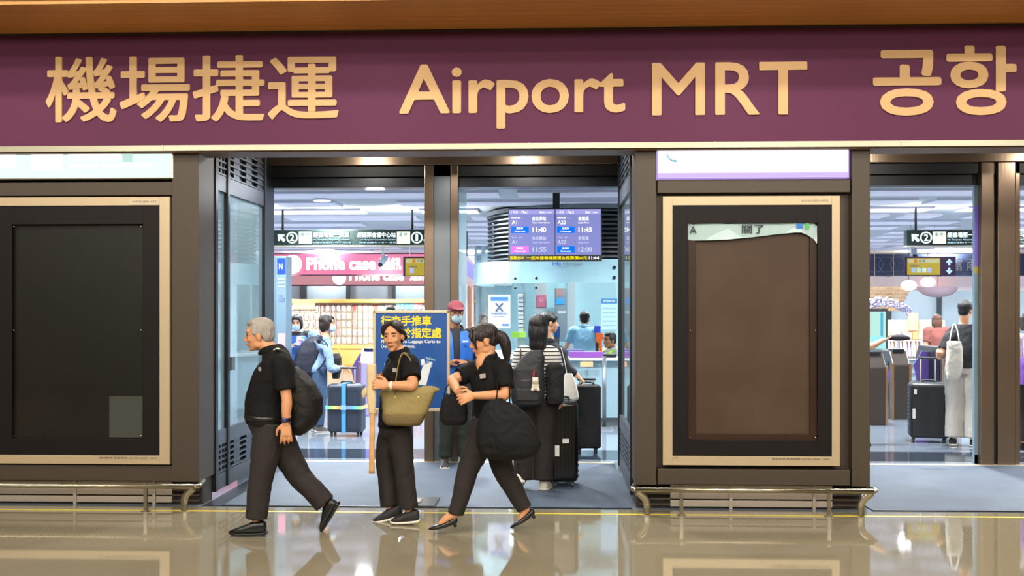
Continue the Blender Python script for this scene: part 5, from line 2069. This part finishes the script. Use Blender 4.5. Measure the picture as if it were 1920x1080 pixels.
# ---- masked woman behind
g = V((X(556, 6.7), 6.7, 0))
J = stand(g, 1.57, 8)
JP(J, 6.7, head=(556, 606))
J['wrL'], J['finL'] = P(575, 643, 6.45), P(566, 636, 6.4)
J['wrR'], J['finR'] = P(546, 650, 6.45), P(558, 641, 6.4)
J['elL'] += V((.02, -.02, .02))
root, F = person('woman with curly black hair and pale blue mask holding a phone beside the totem', J, 8, 8, (6, -6, 0), 'woman', M_SKIN2,
                 top=mat('black tee', '15171c', .8), sleeve=.7, trouser=M_TROU, hair=('bob', M_HAIRK), mask=True, vox=.011, collar=False)
bm = bmesh.new()
loft(bm, torso_secs(J, 8, 8, TORSO['woman'], .034, .16, .80), 20)
skinned('vest', bm, mat('blue work vest', '2a5fae', .6), root, .011, 3, wrinkle=.006)
o = plate('phone', P(560, 639, 6.36), V((1, 0, 0)), V((0, .5, .85)).normalized(), .035, .075, mat('phone pink', 'a98fae', .3), None, .005)
tag(o, 'pinkish phone held by the masked woman with curly black hair', 'phone')

# ---- others in the hall
def bystander(px, y, h, a, label, top, hair, kind='man', skin=M_SKIN2, trouser=M_TROU, sleeve=.72, head=None, hd=None, mod=None, face=True, **kw):
    g = V((X(px, y), y, 0))
    J = stand(g, h, a)
    if mod:
        mod(J, g)
    return person(label, J, a, a, hd or (a, 0, 0), kind, skin, top, sleeve, trouser, hair=hair, vox=.012, face=face and abs(a) < 100, **kw)


bystander(733, 9.6, 1.73, -4, 'person with short black hair almost hidden behind the blue signboard', mat('grey tee', '6a7076', .8), ('crop', M_HAIRK))
bystander(904, 13.0, 1.56, 30, 'distant person with brown hair just above the head of the woman with the ponytail', mat('beige tee', 'b9a48e', .8), ('bob', M_HAIRR), 'woman')


def reach(J, g):
    J['elL'], J['wrL'], J['finL'] = J['shL'] + V((-.10, .1, -.24)), J['shL'] + V((-.12, .28, -.30)), J['shL'] + V((-.10, .45, -.32))
    J['elR'], J['wrR'], J['finR'] = J['shR'] + V((.06, .1, -.24)), J['shR'] + V((.04, .3, -.26)), J['shR'] + V((.0, .45, -.26))


bystander(1096, 8.5, 1.62, 176, 'man in a light blue shirt seen from behind inside the glass booth', mat('light blue shirt', '8cc0e2', .6, emit=.0), ('crop', M_HAIRK), mod=reach, face=False)


def seated(J, g):
    for k in J:
        if k[:3] in ('pel', 'wai', 'che', 'shc', 'nec', 'hea', 'shL', 'shR', 'elL', 'elR', 'wrL', 'wrR', 'fin'):
            J[k] = J[k] - UP * .36
    f, l = axes(-55)
    for s, k in ((1, 'L'), (-1, 'R')):
        J['hip' + k] = J['pel'] + l * .09 * s - UP * .02
        J['knee' + k] = J['hip' + k] + f * .42
        J['ank' + k] = J['knee' + k] - UP * .42
        J['heel' + k] = V((*(J['ank' + k] - f * .04)[:2], 0))
        J['toe' + k] = V((*(J['ank' + k] + f * .2)[:2], 0))
        J['wr' + k] = J['el' + k] + f * .24 + UP * .02
        J['fin' + k] = J['wr' + k] + f * .17


root, F = bystander(1146, 7.35, 1.68, -55, 'seated staff member in a vest with yellow stripes inside the booth', mat('pale grey shirt', 'b9c3cc', .7), ('short', M_HAIRB), mod=seated, skin=M_SKIN3)
for k, s in ((0, 1), (1, -1)):
    f0, l0 = axes(-55)
    cpt = root.location + UP * .86
    bm = bmesh.new()
    limb(bm, [cpt + l0 * .09 * s + UP * .20 - f0 * .02, cpt + l0 * .11 * s + f0 * .135 + UP * .12, cpt + l0 * .10 * s + f0 * .165 - UP * .05, cpt + l0 * .09 * s + f0 * .17 - UP * .25], [.03] * 4, n=10, flat=.35, side=l0)
    mk('reflective_stripe', bm, mat('hi vis yellow', 'c6e83a', .5, emit=.15), root, True)
e = empty('stool', (root.location.x, root.location.y, 0), 'small grey stool under the seated staff member in the booth', 'stool')
box('seat', (e.location.x - .18, e.location.y - .18, .32), (e.location.x + .18, e.location.y + .18, .36), M_GREYP, e, .02)
tube('stem', [(e.location.x, e.location.y, 0), (e.location.x, e.location.y, .33)], .03, M_STEEL, e)

# ---- man with the white tote and big suitcase in the second doorway
g = G(1806, 836)
J = stand(g, 1.79, 158)
JP(J, g.y, head=(1810, 583), neck=(1808, 607), shc=(1805, 623), chest=(1804, 665))
J['shL'], J['elL'] = P(1780, 634, g.y - .02), P(1769, 655, g.y - .05)
J['elL'], J['wrL'], J['finL'] = P(1765, 664, g.y - .04), P(1757, 682, g.y + .16), P(1756, 690, g.y + .3)
J['wrL'], J['finL'] = P(1759, 660, g.y - .20), P(1755, 672, g.y - .05)
root, F = person('young man in a black tee and pale trousers beside the big black suitcase', J, 160, 160, (140, -3, 0), 'man', M_SKIN2,
                 top=mat('black cotton tee', '131318', .8), trouser=mat('pale grey trousers', 'b4aea6', .8), hair=('crop', M_HAIRK), vox=.009, leg=(.115, .10, .10),
                 shoes=('sneaker', M_SNEAK), collar=False, hands={'L': dict(curl=1.0, thumb=(0, 0, 1), palm=(1, 0, 0))})
YM = g.y
bystander(1757, 11.3, 1.56, 178, 'woman with long auburn hair in a rust red top by the shop shelf', mat('rust red tee', '8d5048', .8), ('long', M_HAIRR), 'woman', face=False, collar=False,
          trouser=mat('brown trousers', '7a6456', .8))


def pointing(J, g):
    J['shL'], J['elL'] = P(1612, 640, g.y), P(1634, 650, g.y - .05)
    J['wrL'], J['finL'] = P(1657, 637, g.y - .08), P(1672, 633, g.y - .08)


bystander(1598, 4.4, 1.62, 10, 'person mostly hidden behind the bronze pier reaching out one bare arm', mat('pale mint top', 'a9d0cc', .8), ('bob', M_HAIRK), 'woman', mod=pointing, collar=False)
bm = bmesh.new()
limb(bm, [P(1666, 634, 4.3), P(1675, 633, 4.3), P(1692, 633, 4.3), P(1706, 634, 4.3)], [.02, .036, .038, .015], n=14, flat=.8)
o = mk('folded_bag', bm, mat('dark plum cloth', '1f1822', .7), None, True)
tag(o, 'small dark folded pouch in the outstretched hand beside the bronze pier', 'pouch')
bystander(1930, 4.0, 1.62, 175, 'person cut off by the picture edge beyond the bronze door post', mat('cream top', 'e0d6cc', .8), ('bob', M_HAIRB), 'woman', face=False, collar=False)

# ------------------------------------------------------------------ bags and luggage
def bag(name, label, secs, y, dep, m, vox=.008, wrinkle=.008, pw=.75, cat='bag', extra=None, part='pouch'):
    """soft bag: secs are (px, py, half width in px, share of depth) from top to bottom on the plane y."""
    q = P(secs[-1][0], secs[-1][1], y)
    root = empty(name, q, label, cat)
    bm = bmesh.new()
    out = []
    for px, py, hw, k in secs:
        c = P(px, py, y)
        w2 = P(px + hw, py, y).x - c.x
        out.append((c, V((w2, 0, 0)), V((0, dep * k, 0))))
    loft(bm, out, 26, pw=pw)
    if extra:
        extra(bm)
    skinned(part, bm, m, root, vox, 4, wrinkle=wrinkle, wscale=8)
    return root


def strap(root, pts, w, m, name='strap', flat=.3, side=(0, 1, 0)):
    bm = bmesh.new()
    limb(bm, pts, [w] * len(pts), n=10, flat=flat, side=side, ends=False)
    return mk(name, bm, m, root, True)


M_BAGK = mat('black nylon', '151311', .65, spec=.3, bump=.1, bscale=120)
M_BAGK2 = mat('black canvas', '110f10', .75, spec=.25, bump=.1, bscale=160)
M_OLIVEB = mat('olive canvas', '8a7a4a', .8, bump=.15, bscale=150)
M_OLIVED = mat('olive canvas base', '6b5a36', .8, bump=.15, bscale=150)
M_NAVYB = mat('navy nylon', '161a2a', .65)
M_TOTE = mat('off white canvas', 'cfccc2', .85)

# the man's drooping backpack
ym = G(490, 1000).y
r1 = bag('backpack', 'black drooping backpack on the back of the silver haired man', [(552, 688, 5, .5), (558, 700, 12, .8), (567, 720, 24, 1), (574, 748, 30, 1.1), (576, 775, 28, 1.1), (570, 798, 20, 1), (562, 814, 9, .6)],
         ym - .02, .155, M_BAGK, .008, .010, .9)
strap(r1, [P(514, 662, ym - .10), P(522, 655, ym - .115), P(540, 666, ym - .12), P(552, 695, ym - .12), P(556, 730, ym - .13)], .022, M_BAGK, flat=.35)
strap(r1, [P(550, 730, ym - .16), P(553, 760, ym - .165), P(556, 785, ym - .15)], .012, mat('strap webbing', '7a5f6a', .6), 'webbing', .3)
strap(r1, [P(512, 658, ym - .105), P(519, 653.5, ym - .118), P(525, 655, ym - .118)], .012, M_SOLE, 'strap_tag', .4)

# olive tote
yw = G(745, 980).y
yb = yw - .235


def flare(bm):
    limb(bm, [P(795, 735, yb), P(810, 731, yb), P(823, 730, yb)], [.05, .03, .01], n=12, flat=.8)
    limb(bm, [P(730, 735, yb), P(718, 738, yb), P(712, 740, yb)], [.04, .03, .012], n=12, flat=.8)


r2 = bag('tote_bag', 'large olive canvas tote bag hanging from the shoulder of the woman glancing over', [(766, 727, 44, .55), (766, 733, 50, .8), (764, 750, 48, .95), (761, 770, 43, 1), (758, 777, 41, 1)],
         yb, .068, M_OLIVEB, .0075, .008, .55, extra=flare)
bm = bmesh.new()
out = []
for px, py, hw, k in ((758, 775, 41.5, 1.02), (757, 785, 39, 1.0), (756, 793, 35, .9), (756, 798, 31, .6)):
    c = P(px, py, yb)
    out.append((c, V((P(px + hw, py, yb).x - c.x, 0, 0)), V((0, .068 * k, 0))))
loft(bm, out, 26, pw=.55)
skinned('tote_base', bm, M_OLIVED, r2, .0075, 3, wrinkle=.005)
strap(r2, [P(741, 737, yb - .06), P(742, 715, yb - .03), P(749, 675, yb - .015), P(756, 663, yb + .06), P(764, 667, yb + .1)], .012, M_OLIVEB, 'handle', .35)
strap(r2, [P(784, 736, yb + .03), P(782, 705, yb + .03), P(768, 672, yb + .03), P(758, 664, yb + .07)], .012, M_OLIVEB, 'handle', .35)
for x in (741, 784):
    bm = bmesh.new()
    ball(bm, P(x, 745, yb - .066), (.008, .004, .008), 8)
    mk('rivet', bm, M_BRASS, r2, True)

# the wooden pole with a paper sleeve
yp = yw - .36
e = empty('wooden_pole', P(697, 888, yp), 'pale wooden pole with a wrapped upper end held upright beside the olive tote', 'pole')
bm = bmesh.new()
limb(bm, [P(698, 770, yp), P(697.5, 830, yp), P(697, 888, yp)], [.020, .020, .022], n=14, flat=.6, ends=False, pw=.7)
mk('shaft', bm, mat('pale wood', 'b98f5c', .5, hex2='c9a06c', nscale=14), e, True)
bm = bmesh.new()
limb(bm, [P(697, 683, yp), P(697, 700, yp), P(697, 745, yp), P(698, 776, yp)], [.034, .036, .035, .026], n=16, flat=.6, ends=False, pw=.7)
skinned('paper_sleeve', bm, mat('paper sleeve', 'c7b38c', .7), e, .006, 2, wrinkle=.005, wscale=14)
bm = bmesh.new()
limb(bm, [P(694, 730, yp + .01), P(685, 735, yp + .02), P(682, 745, yp + .02)], [.02, .03, .012], n=10, flat=.5)
skinned('loose_paper', bm, MATS['paper sleeve'], e, .006, 1, wrinkle=.004, wscale=14)

# big black shoulder bag
y2 = G(850, 997).y
yk = y2 - .26
r3 = bag('shoulder_bag', 'big slouchy black shoulder bag carried by the woman with the ponytail', [(930, 748, 12, .4), (937, 760, 30, .7), (946, 782, 48, .95), (951, 808, 58, 1.05), (953, 832, 61, 1.05), (953, 849, 55, .9), (952, 860, 36, .5)],
         yk, .10, M_BAGK2, .008, .011, .85)
strap(r3, [P(930, 760, yk - .02), P(934, 720, yk + .04), P(941, 688, yk + .10), P(946, 679, yk + .15), P(952, 690, yk + .2)], .016, M_BAGK2, 'handle', .35)
strap(r3, [P(955, 765, yk + .03), P(956, 725, yk + .05), P(950, 690, yk + .1), P(946, 680, yk + .15)], .016, M_BAGK2, 'handle', .35)
ys2 = y2 - .06
r4 = bag('handbag', 'small soft black handbag hanging below the hands of the woman with the ponytail', [(853, 738, 16, .6), (852, 748, 23, .9), (851, 770, 26, 1), (851, 788, 25, .9), (851, 797, 18, .6)], ys2, .05, M_BAGK2, .007, .007, .7)
strap(r4, [P(832, 750, ys2), P(836, 728, ys2), P(846, 720, ys2 - .03), P(862, 728, ys2), P(869, 748, ys2)], .008, M_BAGK2, 'handle', .5)
bm = bmesh.new()
ball(bm, P(842, 738, ys2 - .05), (.008, .004, .012), 8)
mk('clasp', bm, M_PIN, r4, True)

# backpack, charm and jacket of the woman in stripes
yq = YS - .245
r5 = bag('backpack', 'black backpack with charms on the back of the woman in the striped top', [(1004, 657, 12, .5), (1001, 668, 20, .7), (994, 684, 26, .85), (990, 692, 30, .95), (989, 712, 32, 1), (989, 740, 32, 1), (989, 757, 28, .9), (989, 762, 18, .5)], yq, .085, mat('black backpack cloth', '1a191f', .6), .008, .006, .65)
bm = bmesh.new()
B(bm, P(968, 752, yq - .10), P(1011, 728, yq - .05))
mk('front_pocket', bm, MATS['black backpack cloth'], r5, bevel=.012)
ptext('print_line', 'outdoor', 977, 711, 995, 715, yq - .088, mat('grey print on bag', '6c6c74', .6), r5, .02, .002)
for s in (976, 1003):
    strap(r5, [P(s, 690, yq + .03), P(s, 668, yq + .10), P(s, 656, yq + .20)], .022, MATS['black backpack cloth'], 'strap', .35)
bm = bmesh.new()
limb(bm, [P(1002, 694, yq - .09), P(1001, 702, yq - .10), P(1000, 712, yq - .10)], [.006, .014, .012], n=8)
mk('red_charm', bm, mat('red charm', '7a1f24', .6), r5, True)
bm = bmesh.new()
q = P(1004, 724, yq - .115)
ball(bm, q, (.036, .025, .04))
ball(bm, q + V((0, -.01, .045)), .030)
for s in (-1, 1):
    ball(bm, q + V((.02 * s, -.005, .07)), .010)
    ball(bm, q + V((.026 * s, -.015, -.03)), .016)
skinned('plush_charm', bm, mat('cream plush', 'cdc3b2', .95), r5, .006, 2, wrinkle=.002, wscale=40)
rj = bag('draped_jacket', 'black jacket draped over the arm of the woman in the striped top', [(1040, 680, 10, .6), (1040, 688, 16, .9), (1040, 715, 17, 1), (1040, 745, 16.5, 1), (1040, 757, 15, .8)], YS - .1, .09, mat('black jacket cloth', '141416', .85), .008, .014, .7, cat='jacket', part='cloth')

# white tote bags
yt = YD - .24
r6 = bag('canvas_tote', 'off white tote hanging at the side of the woman in the dark jacket', [(1066, 700, 7, .8), (1068, 715, 11, 1), (1070, 735, 14, 1), (1071, 748, 14, .8), (1071, 751, 12, .5)], yt, .05, M_TOTE, .008, .006, .7)
strap(r6, [P(1063, 702, yt), P(1058, 675, yt + .04), P(1052, 652, yt + .12)], .010, M_TOTE, 'handle', .4)
yt = YM - .235
r7 = bag('canvas_tote', 'off white tote hanging from the shoulder of the young man in black', [(1789, 640, 13, .7), (1790, 655, 14.5, 1), (1789, 685, 15.5, 1.1), (1788, 704, 14, 1), (1787, 712, 10, .6)], yt, .05, M_TOTE, .008, .008, .65)
strap(r7, [P(1780, 644, yt), P(1784, 620, yt + .06), P(1788, 608, yt + .16)], .012, M_TOTE, 'handle', .4)
strap(r7, [P(1799, 644, yt), P(1795, 620, yt + .06), P(1790, 608, yt + .16)], .012, M_TOTE, 'handle', .4)

ye = 3.72
rb = bag('purple_bag', 'purple bag on the shoulder of the person cut off by the picture edge', [(1921, 668, 4, .6), (1921, 680, 7, 1), (1922, 705, 8, 1), (1922, 722, 7, .8)], ye, .08, mat('purple cloth', '6a3fa0', .7), .008, .006, .7)
strap(rb, [P(1918, 672, ye), P(1917, 650, ye + .05), P(1919, 630, ye + .2)], .012, MATS['purple cloth'], 'handle', .4)

# navy backpack and cross-body bag
r8 = bag('backpack', 'navy backpack on the back of the woman in the pale blue shirt', [(594, 630, 11, .6), (588, 640, 19, .9), (581, 660, 25, 1), (577, 682, 26, 1), (576, 698, 22, .9), (577, 706, 13, .5)], YB - .03, .16, M_NAVYB, .009, .008, .8)
strap(r8, [P(590, 640, YB - .12), P(602, 638, YB - .17), P(613, 645, YB - .19), P(615, 660, YB - .20), P(604, 685, YB - .22), P(590, 697, YB - .14)], .018, M_NAVYB, 'strap', .35)
r9 = bag('crossbody_bag', 'small black bag in front of the woman in the pale blue shirt', [(631, 662, 5, .6), (632, 672, 8, 1), (631, 695, 8, 1), (630, 710, 6, .7)], YB - .05, .11, M_BAGK, .009, .005, .8)


def suitcase(px, py, w2, d2, h, yaw, label, m, ribs=0, soft=False, handle=.28, straps=None, rib_mat=None, tagm=None, vent=None):
    g = G(px, py)
    root = empty('suitcase', g, label, 'suitcase', None)
    R = Matrix.Translation(g) @ Matrix.Rotation(radians(yaw), 4, 'Z')

    def put(name, bm, mm, parent=root, smooth=False):
        bmesh.ops.transform(bm, matrix=R, verts=bm.verts[:])
        return mk(name, bm, mm, parent, smooth)
    z0 = .055
    bm = B(bmesh.new(), (-w2 / 2, -d2 / 2, z0), (w2 / 2, d2 / 2, h))
    bmesh.ops.bevel(bm, geom=bm.edges[:], offset=.045 if not soft else .03, segments=5, affect='EDGES', profile=.5)
    sh = put('shell', bm, m)
    sh.data.polygons.foreach_set('use_smooth', [len(p.vertices) == 4 and p.area < .02 for p in sh.data.polygons])
    if ribs:
        bm = bmesh.new()
        for s in (-1, 1):
            for k in range(ribs):
                x = -w2 / 2 + .05 + (w2 - .1) * k / (ribs - 1)
                B(bm, (x - .008, s * d2 / 2 - .006, z0 + .06), (x + .008, s * d2 / 2 + .006, h - .06))
        nside = 14
        for s in (-1, 1):
            for k in range(nside):
                z = z0 + .05 + (h - z0 - .1) * k / (nside - 1)
                B(bm, (s * w2 / 2 - .006, -d2 / 2 + .05, z - .009), (s * w2 / 2 + .006, d2 / 2 - .05, z + .009))
        put('ribs', bm, rib_mat or m)
    else:
        bm = bmesh.new()
        for s in (-1, 1):
            B(bm, (-w2 / 2 + .035, s * d2 / 2 - .004, z0 + .05), (w2 / 2 - .035, s * d2 / 2 + (.006 if not soft else .022), h - .07))
        bmesh.ops.bevel(bm, geom=bm.edges[:], offset=.012, segments=2, affect='EDGES')
        put('front_panel', bm, rib_mat or m)
    bm = bmesh.new()
    for z in (h * .5,):
        B(bm, (-w2 / 2 - .003, -.006, z0 + .03), (-w2 / 2 + .002, .006, h - .03))
        B(bm, (w2 / 2 - .002, -.006, z0 + .03), (w2 / 2 + .003, .006, h - .03))
        B(bm, (-w2 / 2 + .03, -.006, h - .002), (w2 / 2 - .03, .006, h + .003))
    put('zip_seam', bm, M_GREYP)
    for sx in (-1, 1):
        for sy in (-1, 1):
            bm = bmesh.new()
            c = V((sx * (w2 / 2 - .055), sy * (d2 / 2 - .05), .026))
            bmesh.ops.create_cone(bm, cap_ends=True, segments=18, radius1=.026, radius2=.026, depth=.022, matrix=Matrix.Translation(c) @ Matrix.Rotation(pi / 2, 4, 'Y'))
            B(bm, c + V((-.018, -.014, .012)), c + V((.018, .014, .04)))
            put('wheel', bm, M_GREYP)
    bm = bmesh.new()
    limb(bm, [V((-.07, 0, h - .005)), V((-.06, 0, h + .025)), V((.06, 0, h + .025)), V((.07, 0, h - .005))], [.011] * 4, n=10)
    put('carry_handle', bm, M_GREYP, smooth=True)
    if handle:
        bm = bmesh.new()
        yb = d2 / 2 - .045
        for s in (-1, 1):
            limb(bm, [V((s * .085, yb, h - .05)), V((s * .085, yb, h + handle))], [.009, .009], n=10)
        put('pull_rods', bm, M_ALU, smooth=True)
        bm = bmesh.new()
        limb(bm, [V((-.10, yb, h + handle)), V((.10, yb, h + handle))], [.015, .015], n=12)
        put('pull_grip', bm, M_GREYP, smooth=True)
    if straps:
        d = .012
        bm = bmesh.new()
        for s in (-1, 1):
            B(bm, (-.028, s * (d2 / 2 + d), z0 - .004), (.028, s * (d2 / 2 + d) + s * .004, h + .008))
        B(bm, (-.028, -d2 / 2 - d, h + .002), (.028, d2 / 2 + d, h + .010))
        put('upright_strap', bm, straps[0])
        bm = bmesh.new()
        z = (h + z0) * .5 - .01
        for s in (-1, 1):
            B(bm, (-w2 / 2 - .012, s * (d2 / 2 + d + .004), z), (w2 / 2 + .012, s * (d2 / 2 + d + .009), z + .045))
            B(bm, (s * (w2 / 2 + .006), -d2 / 2 - d, z), (s * (w2 / 2 + .012), d2 / 2 + d, z + .045))
        put('rainbow_strap', bm, straps[1])
        bm = B(bmesh.new(), (-.035, -d2 / 2 - d - .018, z - .008), (.035, -d2 / 2 - d - .006, z + .053))
        put('buckle', bm, mat('pale blue buckle', '7fb2d6', .4))
    if tagm:
        bm = bmesh.new()
        for x, z, a2, b2 in tagm:
            B(bm, (x, -d2 / 2 - .022, z), (x + a2, -d2 / 2 - .012, z + b2))
        put('luggage_tag', bm, mat('white paper tag', 'd9d9d6', .6))
    return root


M_RB = bpy.data.materials.new('rainbow webbing')
M_RB.use_nodes = True
nt = M_RB.node_tree
tc = nt.nodes.new('ShaderNodeTexCoord')
sp = nt.nodes.new('ShaderNodeSeparateXYZ')
md = nt.nodes.new('ShaderNodeMath')
md.operation = 'MULTIPLY'
md.inputs[1].default_value = 2.6
fr = nt.nodes.new('ShaderNodeMath')
fr.operation = 'FRACT'
rp = nt.nodes.new('ShaderNodeValToRGB')
for k, cc in enumerate(('7f8fe0', '62b4d8', '86c98a', 'd8c66a', 'd8806a', 'b48ad0')):
    el = rp.color_ramp.elements[k] if k < 2 else rp.color_ramp.elements.new(k / 5)
    el.position = k / 5
    el.color = lin(cc)
nt.links.new(tc.outputs['Object'], sp.inputs[0])
nt.links.new(sp.outputs['X'], md.inputs[0])
nt.links.new(md.outputs[0], fr.inputs[0])
nt.links.new(fr.outputs[0], rp.inputs[0])
nt.links.new(rp.outputs[0], nt.nodes['Principled BSDF'].inputs['Base Color'])

suitcase(650, 817, .46, .27, .68, -4, 'navy suitcase with a blue strap and a rainbow strap crossing over it', mat('navy suitcase shell', '252d3c', .45), straps=(mat('sky blue webbing', '4a93c8', .6), M_RB), handle=.2)
suitcase(1052, 909, .27, .42, .80, 8, 'tall black ribbed suitcase under the draped jacket', mat('black glossy shell', '0e0e0f', .22), ribs=6, rib_mat=mat('black rib', '1a1a1c', .2), handle=0, tagm=((-.09, .30, .04, .10), (-.02, .42, .06, .04)))
suitcase(1101, 848, .30, .22, .78, 6, 'soft black suitcase held by the woman in the dark jacket', mat('soft black cloth', '101012', .8), soft=True, handle=.06)
suitcase(1741, 828, .47, .30, .74, -14, 'big black suitcase beside the young man in the second doorway', mat('black matt shell', '121318', .4), ribs=5, rib_mat=mat('black matt rib', '17181e', .4), handle=.30, tagm=((-.20, .30, .035, .12), (-.18, .60, .03, .06)))
